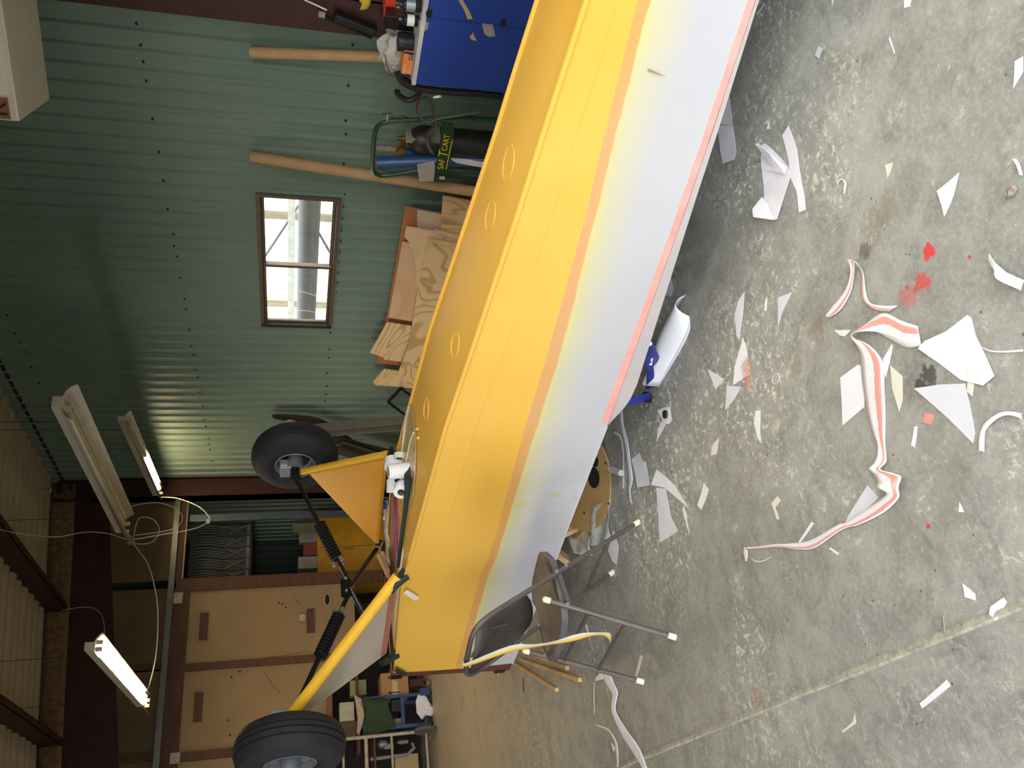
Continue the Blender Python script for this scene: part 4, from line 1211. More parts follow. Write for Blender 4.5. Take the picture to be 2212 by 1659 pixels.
# blue webbing straps
b0, b1, b2 = FL(1362, 863, .16), FL(1405, 855, .02), FL(1402, 840, .0)
m_wl = M('white_print', (232, 234, 240), .5)
strap = thing('blue_webbing_strap', 'loose blue webbing strap with a white mark and black buckle', 'strap', FL(1405, 800))
def band(pts, w, nm, mat=m_blue):
    pts = bez(pts, 4); ed = []
    for i, p in enumerate(pts):
        t_ = (pts[min(i + 1, len(pts) - 1)] - pts[max(i - 1, 0)]).normalized(); s_ = t_.cross(V((-.5, -.85, .25)).normalized()).normalized() * w / 2
        ed.append((p - s_, p + s_))
    return ribbon(ed).build(nm, mat, strap, smooth=True, solid=.002)
band([FL(1352, 868, .17), FL(1382, 862, .10), FL(1405, 853, .03)], .030, 'strap_end')
band([FL(1400, 748, .155), FL(1412, 772, .09), FL(1418, 784, .05)], .05, 'strap_fold')
band([FL(1393, 770, .17), FL(1405, 800, .08), FL(1403, 838, .02)], .034, 'strap_length')
MB().tube([FL(1398, 745, .165), FL(1404, 742, .165)], .010, 8).build('white_tip', m_wl, strap)
q = FL(1407, 778, .10); ux, uy = V((.86, -.5, 0)).normalized(), V((0, 0, 1))
ux = (WC @ V((1, .15, 0))).normalized(); uy = -(WC @ V((-.15, 1, 0))).normalized(); nn = -(WC @ V((0, 0, 1))) * .004
mb = MB()
for (x0, x1, y0, y1) in ((-.022, .022, -.004, .006), (-.022, -.013, .006, .018), (-.005, .005, .006, .016), (.013, .022, .006, .018)):
    mb.prism([q + ux * x0 + uy * y0 + nn, q + ux * x1 + uy * y0 + nn, q + ux * x1 + uy * y1 + nn, q + ux * x0 + uy * y1 + nn], nn * .4)
mb.build('white_mark', m_wl, strap)
MB().obox(FL(1404, 858, 0), .05, .035, .03, .6).build('buckle', m_black, strap, bevel=.004)


# ------------------------------------------------------------------ things lying on the upturned belly
m_roll = M('white_tape_roll', (238, 238, 238), .6, var=.04)
m_core = M('grey_card_core', (120, 112, 104), .8)


def BEL(px, py, h=.0):                        # on the belly surface plus a height
    p = FL(px, py, 1.0)
    for _ in range(6): p = FL(px, py, interp(ZBEL, (p - PC).dot(TAIL)) + .008 + h)
    return p


def roll(c, axis, r, ln, lab, mat=None, core=.5):
    c, ax = V(c), V(axis).normalized()
    o = thing('tape_roll', lab, 'tape roll', c - V((0, 0, r)), 'tape rolls on the belly')
    MB().lathe([(r * core, -ln / 2), (r * .97, -ln / 2), (r, -ln / 2 + .003), (r, ln / 2 - .003), (r * .97, ln / 2), (r * core, ln / 2)], c, ax, 32, closed=True).build('tape', mat or m_roll, o, smooth=True)
    MB().lathe([(r * core * .86, -ln / 2), (r * core, -ln / 2), (r * core, ln / 2), (r * core * .86, ln / 2)], c, ax, 24, closed=True).build('core', m_core, o, smooth=True)
    return o


VD = (WC @ V((0, 0, 1)))
vx = (WC @ V((1, 0, 0)))
roll(BEL(862, 1017, .055), NEAR * .1 + V((0, 0, 1)), .039, .11, 'white tape roll standing upright on the yellow belly', core=.6)
roll(BEL(852, 1002, .046), vx * .9 + VD * .5, .052, .06, 'fat white tape roll lying behind the upright one')
roll(BEL(852, 1050, .036), vx + VD * .15 + V((0, 0, .0)), .042, .07, 'white tape roll lying on its side, left of the upright one', core=.55)
roll(BEL(868, 1057, .034), VD + vx * .55, .040, .055, 'white tape roll with its open core facing the camera')
roll(BEL(860, 1034, .032), VD + vx * .3, .032, .05, 'white tape roll squeezed between the others')
roll(BEL(863, 985, .030), VD * .4 + vx, .030, .03, 'small cream masking tape roll by the far gear fitting', m_paper_w, core=.6)
# dark rag and a white band lying on the belly
rows = []
a_ = [BEL(878, 1012, .01), BEL(874, 1026, .03), BEL(876, 1042, .025), BEL(872, 1056, .012)]
b_ = [BEL(886, 1008, .006), BEL(886, 1025, .01), BEL(884, 1040, .012), BEL(880, 1058, .008)]
for p, q in zip(bez(a_, 3), bez(b_, 3)): rows.append([lerp(p, q, k / 3) + V((0, 0, .012 * math.sin(math.pi * k / 3))) for k in range(4)])
single(MB().grid(rows), 'dark_rag', M('purple_black_rag', (52, 42, 46), .85, var=.35, scale=30), 'dark purplish rag beside the tape rolls', 'rag', smooth=True, solid=.004)
# clear plastic bag with a magenta zip strip, spread over the open belly floor
rows = []
t = NT('plastic_bag'); t.b.inputs['Base Color'].default_value = (*lin(196, 180, 156), 1); t.b.inputs['Roughness'].default_value = .12
t.b.inputs['Specular IOR Level'].default_value = .8; t.bump(t.noise(11, 5, .7), .7, .03)
L_ = [FL(829, 1085, 1.06), FL(829, 1120, 1.07), FL(831, 1160, 1.07), FL(836, 1215, 1.06)]
R_ = [FL(843, 1078, 1.05), FL(842, 1120, 1.05), FL(843, 1160, 1.05), FL(843, 1222, 1.05)]
for i, (p, q) in enumerate(zip(bez(L_, 5), bez(R_, 5))):
    rows.append([lerp(p, q, k / 6) + V((0, 0, .03 * abs(noise.noise((p + (q - p) * (k / 6)) * 8)))) for k in range(7)])
bag = thing('plastic_bag', 'clear plastic bag with a magenta zip edge on the open belly', 'bag', FL(838, 1150, 1.05))
MB().grid(rows).build('bag_film', t.m, bag, smooth=True, solid=.001)
MB().tube([FL(858 - 5, 1075, 1.045), FL(855, 1120, 1.05), FL(856, 1160, 1.05), FL(857, 1212, 1.05)], .007, 8).build('zip_strip', M('magenta_zip', (150, 32, 116), .4), bag, smooth=True)
MB().obox(FL(835, 1092, 1.07), .03, .03, .02, .4).build('blue_tab', M('blue_tab', (40, 50, 130), .5), bag)
p = FL(826, 1205, 1.03)
single(MB().prism([FL(815, 1200, 1.0), FL(828, 1190, 1.06), FL(843, 1235, 1.04), FL(838, 1250, 1.0)], V((0, 0, .006))), 'pale_board_offcut', M('pale_board', (206, 172, 134), .6), 'small pale board leaning between bag and cabane', 'board')

# ------------------------------------------------------------------ along the green wall
m_card = M('kraft_card', (186, 148, 104), .8, var=.12, scale=12)
m_box_b = M('brown_carton', (176, 132, 88), .8, var=.1, scale=8)
for (q0, q1, x0, x1, r, lab) in (((540, 113), (808, 122), 4.62, 4.60, .036, 'thinner cardboard tube standing upright behind the blue cabinet'),
                                 ((543, 338), (1008, 411), 4.62, 4.30, .040, 'thicker cardboard tube leaning on the green wall by the window')):
    a, b = GX(*q0, x0), GX(*q1, x1)
    b = a + (b - a) * (a.z / (a.z - b.z))      # down to the floor
    d_ = (b - a).normalized()
    single(MB().lathe([(r * .82, 0), (r, 0), (r, (b - a).length - r * .3), (r * .82, (b - a).length - r * .3)], a, d_, 22, closed=True), 'cardboard_tube', m_card, lab, 'tube', 'cardboard tubes', smooth=True)

m_ply1 = wood('plain_ply', (232, 204, 164), (222, 190, 146), 1.2, (1, .5, 2.2))
m_ply0 = wood('pinkish_ply', (222, 186, 150), (212, 174, 136), 1.0, (1, .4, 2.0))
m_ply2 = wood('knotty_ply', (236, 208, 160), (200, 164, 108), 1.5, (1, .9, 2.6))
m_ply3 = wood('curly_ply', (224, 194, 148), (192, 156, 108), 2.4, (1, 2.4, .5))
m_hard = M('hardboard_brown', (178, 116, 76), .6, var=.15, scale=5)
m_whiteb = M('white_faced_board', (206, 184, 158), .5, var=.06)


def lean(x_top):                              # leaning sheet plane: foot stands out from the wall
    n_ = V((1, 0, -.16)).normalized()
    return V((x_top, 0, .9)), n_


def board(top, x_top, mat, lab, th=.012, name='plywood_sheet', foot=None, cat='plywood sheet', group='plywood offcuts leaning on the green wall'):
    p0, n_ = lean(x_top)
    P = [PL(x, y, p0, n_) for x, y in top]
    ys = [p.y for p in P]
    lo = lambda y: V((p0.x - (.9 - 0) * .16, y, 0))
    if foot is None: foot = (max(P[-1].y, P[0].y), min(P[-1].y, P[0].y))
    a, b = P[-1], P[0]
    P += [lo(a.y), lo(b.y)]
    return single(MB().prism(P, n_ * th), name, mat, lab, cat, group)


board([(875, 446), (836, 680), (833, 690), (813, 784)], 4.60, m_hard, 'brown hardboard sheet at the back of the plywood stack', .006)
board([(901, 454), (901, 494), (905, 520)], 4.575, m_whiteb, 'white-faced board at the right of the plywood stack')
board([(956, 423), (951, 520)], 4.54, m_ply3, 'curly-grained plywood piece nearest the cylinder cart')
board([(869, 523), (839, 686)], 4.57, m_ply0, 'plain pale plywood sheet in front of the hardboard')
board([(836, 697), (799, 762), (829, 773), (829, 777), (871, 782)], 4.545, m_ply2, 'knotty plywood piece with a slanting top, left in the stack')
board([(877, 490), (874, 512), (884, 524), (893, 550), (899, 585), (901, 620), (899, 650), (893, 690), (884, 740)], 4.525, m_ply1, 'smooth plywood sheet with a long concave cut edge')
board([(925, 518), (899, 646), (884, 740), (861, 803), (869, 832)], 4.495, m_ply2, 'large knotty plywood sheet at the front of the stack', .018)
board([(829, 798), (806, 825), (810, 832), (869, 836)], 4.52, wood('oversprayed_ply', (234, 208, 160), (204, 170, 116), 2, (1, .6, 2)), 'small notched plywood offcut at the left end of the stack')
p0_, n_ = lean(4.47)
for (a, b, lab) in (((938, 497), (990, 512), 'upper thin batten lying across the plywood stack'), ((926, 517), (984, 534), 'lower thin batten lying across the plywood stack')):
    A_, B_ = PL(*a, p0_, n_), PL(*b, p0_, n_)
    B_ = A_ + (B_ - A_) * 1.0
    lo = V((p0_.x - .9 * .16, B_.y - .1, 0)); d_ = (B_ - A_).normalized()
    B2 = A_ + d_ * (A_.z / max(-d_.z, .05))
    single(MB().bar(A_, B2, .012, .024, V((1, 0, 0))), 'batten', m_ply1, lab, 'batten', 'battens across the plywood stack')
p = PL(858, 822, *lean(4.505))

# black folded frame near the plywood
fr = thing('black_metal_frame', 'black folded metal frame leaning against the wall beside the plywood', 'frame', V((4.5, 7.9, 0)))
q = [GX(x, y, 4.55) for x, y in ((838, 868), (866, 838), (905, 868), (880, 900))]
for a, b, w in ((q[0], q[1], .035), (q[1], q[2], .02), (q[3], q[0], .02)):
    MB().bar(a, b, .02, w, V((1, 0, 0))).build('rail', m_black, fr)
for a in (q[2], q[3]): MB().bar(a, V((4.45, a.y, 0)), .02, .02, V((1, 0, 0))).build('leg', m_black, fr)

# propeller and aluminium channels leaning by the far wheel
pr_ = thing('wooden_propeller', 'dark varnished propeller blade leaning on the green wall behind the far wheel', 'propeller', V((4.45, 8.6, 0)))
c = [(588, 897), (600, 899), (640, 902), (680, 908), (720, 925), (760, 952), (800, 968), (870, 990), (920, 1000)]
P = [GX(x, y, 4.6 - .02 * i) for i, (x, y) in enumerate(c)]
wd = [.06, .14, .17, .20, .20, .13, .12, .16, .10]
rows = []
for i, (p, w) in enumerate(zip(bez(P, 3), [wd[0] + 0] * 0 + [interp(list(enumerate(wd)), j / 3) for j in range(len(bez(P, 3)))])):
    rows.append([p + V((-.012, -w / 2, 0)), p + V((-.022, 0, 0)), p + V((-.008, w / 2, 0)), p + V((.008, 0, 0))])
MB().grid(rows, closed=True).build('blade', M('dark_prop_varnish', (44, 40, 34), .3, var=.3, spec=.6), pr_, smooth=True)
P2 = GX(627, 904, 4.58)
MB().prism([P2 + V((-.03, .03, .05)), P2 + V((-.03, -.03, .03)), P2 + V((-.03, -.04, -.05)), P2 + V((-.03, .02, -.06)), P2 + V((-.03, .05, 0))], V((-.002, 0, 0))).build('chipped_patch', M('chipped_grey', (150, 142, 128), .7, var=.3, scale=40), pr_)
m_chan = M('dull_aluminium', (136, 132, 124), .45, .4, var=.15)
for (a, b, lab) in (((672, 925), (838, 910), 'upper dull aluminium channel leaning behind the far wheel'), ((690, 936), (868, 922), 'lower dull aluminium channel leaning behind the far wheel')
                    ):
    A_, B_ = GX(*a, 4.46), GX(*b, 4.34)
    d_ = (B_ - A_).normalized(); B2 = A_ + d_ * (A_.z / -d_.z)
    single(MB().bar(A_, B2, .03, .085, V((1, 0, 0))), 'aluminium_channel', m_chan, lab, 'channel', 'metal lengths behind the far wheel')
for (a, b, lab, mt) in (((715, 948), (868, 985), 'upper dark plank in the pile behind the far gear', M('dark_plank', (58, 52, 42), .7)), ((722, 970), (850, 1010), 'lower dark plank in the pile behind the far gear', MATS['dark_plank']),
                        ((735, 960), (860, 1000), 'greenish plank between two dark planks behind the far gear', M('greenish_plank', (88, 94, 78), .6))):
    xo_ = {'u': 0, 'l': -.16, 'g': -.08}[lab[0]]
    A_, B_ = GX(*a, 4.42 + xo_), GX(*b, 4.36 + xo_)
    d_ = (B_ - A_).normalized(); B2 = A_ + d_ * (A_.z / -d_.z)
    single(MB().bar(A_, B2, .02, .14, V((0, 1, 0))), 'dark_plank', mt, lab, 'plank', 'planks leaning behind the far gear')
p = GX(795, 985, 4.3)
q = V((4.15, p.y, 0))
single(crumple((4.1, p.y, .0), .05, 9, 1, 1.2, .8), 'crumpled_packet', M('pinkish_packet', (150, 128, 112), .6), 'small crumpled pinkish packet on the floor by the planks', 'packet')

# ---- blue cabinet at the right
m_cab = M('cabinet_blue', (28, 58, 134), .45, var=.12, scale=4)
m_edge = M('worn_white_edge', (188, 188, 184), .6, var=.2)
m_duct_t = M('duct_tape', (170, 166, 158), .35, .4, var=.2, scale=20)
CX = 3.85
cTL = GX(889, 181, CX); ct = cTL.z; yL = cTL.y; yR = 1.75
cab = thing('blue_cabinet', 'blue painted plywood cabinet with taped doors against the green wall', 'cabinet', (CX + .35, (yL + yR) / 2, 0))
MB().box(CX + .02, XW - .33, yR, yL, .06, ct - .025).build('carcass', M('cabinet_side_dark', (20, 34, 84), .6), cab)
MB().box(CX - .005, XW - .33, yR, yL + .005, ct - .025, ct).build('top_board', m_edge, cab, bevel=.003)
MB().box(CX + .06, XW - .3, yR + .05, yL - .05, 0, .06).build('plinth', m_black, cab)
yS = GX(1020, 44, CX).y
d1 = MB().box(CX, CX + .02, yS + .002, yL - .003, .08, ct - .028).build('door', m_cab, cab)
d2 = MB().box(CX - .014, CX + .02, yR + .01, yS - .002, .08, ct - .028).build('door', m_cab, cab)
for (px, py) in ((927, 29), (1087, 49)):
    p = GX(px, py, CX - .016)
    MB().prism([p + V((0, .024 * math.cos(k * .524), .017 * math.sin(k * .524))) for k in range(12)], V((-.0015, 0, 0))).build('hand_hole', m_hole, d2)
for (pts, nm, mt, par) in (([(905, 43), (926, 48), (924, 62), (915, 69), (903, 63)], 'tape_patch', m_duct_t, d1), ([(1040, 47), (1064, 48), (1070, 78), (1056, 80), (1046, 73)], 'tape_patch', m_duct_t, d1),
                           ([(990, 0), (1000, 0), (1012, 20), (1021, 40), (1010, 42), (1002, 20)], 'torn_paint', M('bare_board', (168, 144, 110), .8, var=.3, scale=30), d2), ([(1022, 70), (1026, 80), (1030, 88), (1020, 86), (1014, 80)], 'torn_paint', MATS['bare_board'], d1)):
    xx = CX - (.016 if par is d2 else .002)
    MB().prism([GX(x, y, xx) for x, y in pts], V((-.0015, 0, 0))).build(nm, mt, par)

# things along the cabinet top
def cbox(px0, py0, px1, py1, x, dep, name, mat, lab, cat, par=None, rz=0):
    a, b = GX(px0, py0, x), GX(px1, py1, x)
    z0, z1 = min(a.z, b.z), max(a.z, b.z); ya, yb = min(a.y, b.y), max(a.y, b.y)
    return (x, x + dep, ya, yb, z0, z1)


m_orange, m_navy, m_redb = M('orange_carton', (226, 128, 56), .55), M('navy_print', (24, 30, 70), .5), M('red_carton', (196, 48, 32), .5)
a = GX(889, 113, CX + .08); b = GX(866, 165, CX + .08)
ob = thing('orange_carton', 'orange and navy carton on the blue cabinet top', 'carton', (CX + .16, (a.y + b.y) / 2, ct))
hz = b.z - ct
MB().box(CX + .08, CX + .24, a.y, b.y, ct, ct + hz).build('carton_body', m_orange, ob)
MB().box(CX + .078, CX + .08, b.y - .02, b.y, ct, ct + hz).build('navy_edge', m_navy, ob)
MB().box(CX + .078, CX + .08, a.y, a.y + .012, ct, ct + hz).build('navy_edge', m_navy, ob)
MB().box(CX + .077, CX + .08, a.y + .012, a.y + .05, ct + .004, ct + hz * .45).build('navy_label', m_navy, ob)


def text(body, p, size, ux, uz, mat, parent, name='lettering', shear=0.0, ext=.0006):
    cu = bpy.data.curves.new('t', 'FONT'); cu.body = body; cu.size = size; cu.extrude = ext; cu.shear = shear; cu.align_x = 'LEFT'
    tmp = bpy.data.objects.new('t', cu); COL.objects.link(tmp)
    dg = bpy.context.evaluated_depsgraph_get(); me = bpy.data.meshes.new_from_object(tmp.evaluated_get(dg))
    bpy.data.objects.remove(tmp)
    ux, uz = V(ux).normalized(), V(uz).normalized(); nn = ux.cross(uz)
    base = wloc(parent)
    me.transform(Matrix(((ux.x, uz.x, nn.x, p[0] - base.x), (ux.y, uz.y, nn.y, p[1] - base.y), (ux.z, uz.z, nn.z, p[2] - base.z), (0, 0, 0, 1))))
    me.materials.clear(); me.materials.append(mat)
    o = bpy.data.objects.new(name, me); COL.objects.link(o); o.parent = parent
    return o


m_wht = M('white_ink', (232, 230, 220), .5); m_yel_ink = M('yellow_ink', (232, 196, 52), .5)
text('ACE', (CX + .076, a.y + .045, ct + .010), .016, (0, -1, 0), (0, 0, 1), m_wht, ob)
text('MASONRY', (CX + .077, b.y - .024, ct + hz - .018), .013, (0, -1, 0), (0, 0, 1), m_wht, ob)
a = GX(866, -40, CX + .3); b = GX(828, 32, CX + .3)
rb = thing('red_carton', 'red carton with a yellow label standing on the cabinet top', 'carton', (CX + .36, (a.y + b.y) / 2, ct))
MB().box(CX + .28, CX + .44, a.y, b.y, ct, b.z).build('carton_body', m_redb, rb)
MB().box(CX + .277, CX + .28, a.y, b.y - .03, ct + (b.z - ct) * .35, ct + (b.z - ct) * .6).build('yellow_label', M('ochre_label', (214, 160, 66), .5), rb)
a = GX(870, 38, CX + .2); b = GX(831, 62, CX + .2)
single(MB().box(CX + .2, CX + .3, a.y, b.y, ct, b.z), 'black_carton', M('black_gloss_box', (28, 28, 30), .25), 'black glossy packet between the red carton and the plastic bag', 'carton', bevel=.004)
for i, (px, py, r, h, lab) in enumerate(((898, 12, .034, .135, 'dark bottle with a silver band on the cabinet edge'), (898, 45, .030, .11, 'dark box-like bottle with a white label on the cabinet edge'))):
    p = GX(px, py, CX + .06); bt = thing('bottle', lab, 'bottle', (CX + .06, p.y, ct), 'bottles on the cabinet')
    MB().lathe([(r * .9, 0), (r, .008), (r, h * .7), (r * .5, h * .85), (r * .45, h)], (CX + .06, p.y, ct), (0, 0, 1), 20).build('bottle_body', M('dark_bottle', (34, 34, 38), .25), bt, smooth=True)
    MB().lathe([(r * 1.01, h * .25), (r * 1.01, h * .6)], (CX + .06, p.y, ct), (0, 0, 1), 20).build('bottle_label', m_alu if i == 0 else m_wht, bt, smooth=True)
a = GX(885, 92, CX + .14)
single(MB().lathe([(.02, 0), (.05, 0), (.052, .01), (.052, .085), (.046, .09), (.02, .09)], (CX + .14, a.y, ct), (0, 0, 1), 24, closed=True), 'black_tape_roll', M('black_vinyl', (30, 30, 31), .35), 'black roll standing on the cabinet top beside the bag', 'roll', smooth=True)
p = GX(835, 118, CX + .22)
bg = thing('clear_bag', 'puffy clear plastic bag with a purple seam on the cabinet top', 'bag', (CX + .26, p.y, ct))
t = NT('milky_film'); t.b.inputs['Base Color'].default_value = (*lin(190, 184, 172), 1); t.b.inputs['Roughness'].default_value = .25; t.b.inputs['Alpha'].default_value = .82
t.bump(t.noise(9, 5, .7), .6, .03)
crumple((CX + .27, p.y, ct), .10, 5, .9, 1.25, .78, 3).build('bag_film', t.m, bg, smooth=True)
MB().tube(bez([(CX + .165, p.y - .04, ct + .145), (CX + .15, p.y + .03, ct + .125), (CX + .155, p.y + .085, ct + .10), (CX + .17, p.y + .10, ct + .06)], 5), .004, 6).build('purple_seam', M('purple_seam', (122, 60, 100), .5), bg, smooth=True)
hs = [(858, 160), (872, 170), (888, 182), (898, 192), (905, 202), (892, 214), (876, 215), (860, 205), (858, 196)]
single(MB().tube(bez([GX(x, y, CX + .12 + .0 * i) for i, (x, y) in enumerate(hs)], 4), .017, 10), 'black_hose', m_boot, 'thick black hose looping off the cabinet corner', 'hose', smooth=True)
hs = [(860, 158), (870, 176), (900, 190), (940, 196), (990, 200), (1040, 202), (1085, 208)]
single(MB().tube(bez([GX(x, y, CX + .10) for x, y in hs], 4), .022, 10), 'dark_cable_bundle', M('dark_cable', (26, 24, 22), .7), 'bundle of dark cables hanging down the cabinet end', 'cables', smooth=True)
p = GX(943, 209, CX + .1)
single(MB().lathe([(.004, -.03), (.009, -.025), (.009, .0), (.006, .01), (.006, .02)], p, (0, .4, 1), 12), 'spark_plug', m_wht, 'white-tipped plug dangling below the cabinet end', 'plug', smooth=True)

# things on the red column
cx_ = 4.42
bk = thing('black_caulk_gun', 'long black tool hanging on the red column', 'tool', GX(770, 60, cx_ - .05))
A_, B_ = GX(702, 36, cx_ - .04), GX(803, 82, cx_ - .04)
MB().tube([A_, lerp(A_, B_, .1), B_], [.014, .012, .010], 10).build('rod', m_black, bk, smooth=True)
A2, B2 = GX(722, 32, cx_ - .05), GX(812, 68, cx_ - .05)
MB().bar(A2, B2, .05, .06, V((1, 0, 0))).build('holder', M('black_plastic', (20, 20, 20), .5), bk, bevel=.01)
MB().tube([GX(688, 30, cx_ - .04), GX(702, 33, cx_ - .04)], .018, 12).build('grey_cap', M('grey_cap', (150, 142, 132), .6), bk, smooth=True)
MB().tube([GX(658, 0, cx_ - .03), GX(685, 12, cx_ - .03), GX(706, 22, cx_ - .04)], .005, 6).build('white_cord', m_wht, bk, smooth=True)
p = GX(790, 2, cx_ - .05)
single(crumple(p - V((0, 0, .03)), .045, 14, .5, 1.2, .7), 'yellow_rag', M('yellow_rag', (196, 176, 44), .8, var=.2), 'crumpled yellow rag stuffed on the red column', 'rag', smooth=True)

# ---- welding cylinder cart
m_cg = M('cart_green', (26, 62, 34), .4, var=.15)
KX = 4.20
cart = thing('cylinder_cart', 'green tubular cylinder cart with yellow lettering beside the blue cabinet', 'cart', (KX, 4.0, 0))
lp = [(1090, 380), (1050, 374), (960, 367), (910, 368), (838, 379), (816, 377), (806, 364), (807, 320), (809, 292), (817, 272), (842, 262), (900, 259), (1000, 254), (1090, 262)]
P = [GX(x, y, KX + .0) for x, y in lp]
P[0] = V((P[0].x, P[0].y, .1)); P[-1] = V((P[-1].x, P[-1].y, .1))
MB().tube(bez(P, 4), .015, 10).build('tube_frame', m_cg, cart, smooth=True)
pl = [GX(x, y, KX - .04) for x, y in ((953, 264), (979, 268), (981, 296), (962, 393), (937, 393), (953, 301))]
plo = MB().prism(pl, V((.006, 0, 0))).build('cross_plate', m_cg, cart)
MB().prism([GX(x, y, KX - .04) for x, y in ((925, 290), (933, 278), (950, 276), (953, 300), (950, 312), (935, 309))], V((.02, 0, 0))).build('chain_guard', M('grey_green_boss', (92, 104, 84), .5), cart, bevel=.006)
tb = GX(957, 366, KX - .042); te = GX(966, 322, KX - .042)
ux = (te - tb).normalized(); uz = V((0, 0, 1)); uz = (uz - ux * uz.dot(ux)).normalized()
Ltot = (te - tb).length
text('SAF', tb, .058, ux, uz, m_yel_ink, plo); text('T', tb + ux * .105 - uz * .012, .095, ux, uz, m_yel_ink, plo, shear=.2); text('CART', tb + ux * .168, .055, ux, uz, m_yel_ink, plo)
MB().prism([tb - uz * .018, tb + ux * .27 - uz * .018, tb + ux * .27 - uz * .024, tb - uz * .024], V((-.001, 0, 0))).build('underline', m_yel_ink, plo)
q = GX(956, 385, KX - .042); MB().prism([q + V((0, .015, .02)), q + V((0, -.015, .025)), q + V((0, -.02, -.01)), q + V((0, .01, -.02))], V((-.001, 0, 0))).build('sticker', M('pink_sticker', (206, 170, 168), .5), plo)
MB().box(KX - .03, KX + .3, 3.72, 4.3, .03, .045).build('base_plate', m_cg, cart)
for y in (3.66, 4.36):
    MB().lathe([(.03, -.03), (.12, -.03), (.13, -.015), (.13, .015), (.12, .03), (.03, .03)], (KX + .12, y, .13), (0, 1, 0), 24, closed=True).build('wheel', m_tyre, cart, smooth=True)
for (px, py, r, ln, x, lab, col_) in ((883, 300, .10, 0, KX + .16, 'tall dark gas cylinder chained in the cart, right one', (42, 44, 40)), (925, 345, .085, 0, KX + .17, 'shorter dark gas cylinder in the cart, left one', (52, 54, 60))):
    top = GX(px, py, x); h = top.z
    g_ = thing('gas_cylinder', lab, 'gas cylinder', (x, top.y, .045), 'gas cylinders in the cart')
    mt = M('cylinder_paint_%d' % px, col_, .45, var=.35, scale=10)
    MB().lathe([(r * .9, .045), (r, .06), (r, h - r), (r * .93, h - r * .6), (r * .7, h - r * .2), (r * .4, h), (r * .22, h + .01)], (x, top.y, 0), (0, 0, 1), 28).build('cylinder_body', mt, g_, smooth=True)
    MB().lathe([(.022, h), (.022, h + .05), (.012, h + .055), (.012, h + .075)], (x, top.y, 0), (0, 0, 1), 14).build('valve', M('brass_valve', (150, 116, 60), .3, .8), g_, smooth=True)
    if px < 900:
        MB().tube([(x - .02, top.y, h + .04), (x - .09, top.y + .02, h + .045)], .02, 12).build('regulator', MATS['brass_valve'], g_, smooth=True)
        MB().lathe([(.03, -.012), (.032, 0), (.03, .012)], (x - .1, top.y + .02, h + .06), (1, 0, .2), 18).build('gauge', MATS['brass_valve'], g_, smooth=True)
        MB().box(x - .06, x + .02, top.y - .055, top.y - .02, h - .04, h + .03).build('grey_tag', M('dusty_tag', (150, 142, 126), .7, var=.3, scale=20), g_)
for (c_, cc, lab, off) in (('red_hose', (104, 40, 38), 'dark red welding hose draped over the cart', 0), ('green_hose', (60, 100, 84), 'green welding hose draped over the cart', .014)):
    hs = [(1030, 240), (990, 247), (940, 255), (920, 262), (905, 250), (900, 230), (906, 215), (925, 212), (935, 240), (937, 270), (920, 290), (922, 310), (932, 330)]
    single(MB().tube(bez([GX(x + off * 300, y + off * 200, KX - .06 - off) for x, y in hs], 4), .0065, 7), c_, M(c_, cc, .5), lab, 'hose', 'welding hoses', smooth=True)
tb_ = thing('torch_handle_set', 'small steel T-handle and wire clip on the cart handle', 'fitting', GX(838, 258, KX))
MB().tube([GX(836, 262, KX), GX(838, 246, KX)], .008, 8).build('stem', m_alu, tb_, smooth=True)
MB().tube([GX(825, 247, KX), GX(847, 245, KX)], .005, 8).build('cross_bar', m_black, tb_, smooth=True)
MB().tube([GX(842, 252, KX), GX(858, 256, KX), GX(870, 250, KX), GX(883, 256, KX)], .003, 6).build('wire_clip', m_black, tb_, smooth=True)
m_bt = M('blue_tube_plastic', (44, 78, 120), .4, var=.15)
for (a, b, r, x, lab, mt) in (((814, 352), (908, 349), .045, KX + .10, 'fat blue capped rod tube standing in the cart', m_bt), ((862, 325), (925, 338), .03, KX + .2, 'slim blue rod tube behind the fat one', m_bt),
                              ((800, 318), (918, 328), .022, KX + .22, 'ragged grey cardboard rod tube in the cart', M('ragged_grey', (140, 134, 118), .8, var=.35, scale=40)), ((855, 333), (1060, 350), .014, KX + .24, 'thin grey welding rod in the cart', m_chan)):
    A_, B_ = GX(*a, x), GX(*b, x); d_ = (B_ - A_).normalized(); B2 = A_ + d_ * ((A_.z - .05) / -d_.z)
    o = thing('rod_tube', lab, 'tube', B2, 'rod tubes in the cart')
    MB().tube([A_, B2], r, 18).build('tube_body', mt, o, smooth=True)
    if r > .04:
        for k in (.40, .44, .48): MB().lathe([(r * 1.06, -.006), (r * 1.06, .006)], A_ + (B_ - A_) * k * 2, d_, 20).build('cap_ring', mt, o, smooth=True)
q = [GX(x, y, KX - .03) for x, y in ((902, 368), (940, 361), (937, 391), (907, 393))]
single(MB().prism(q, V((.06, 0, 0))), 'small_carton', M('grey_white_carton', (178, 170, 158), .7), 'small grey-white carton perched on the cart plate', 'carton')
q = [GX(x, y, KX + .05) for x, y in ((975, 345), (1045, 352), (1042, 362), (985, 352))]
single(MB().prism(q, V((.02, 0, 0))), 'white_bracket', m_roll, 'white tapered bracket behind the cart plate', 'bracket')
q = [GX(x, y, KX + .1) for x, y in ((968, 352), (1040, 375), (1045, 385), (1000, 378), (968, 365))]
single(MB().prism(q, V((.05, 0, 0))), 'blue_sheet', M('sky_blue_sheet', (52, 104, 160), .5), 'blue sheet end curving out below the cart plate', 'sheet')

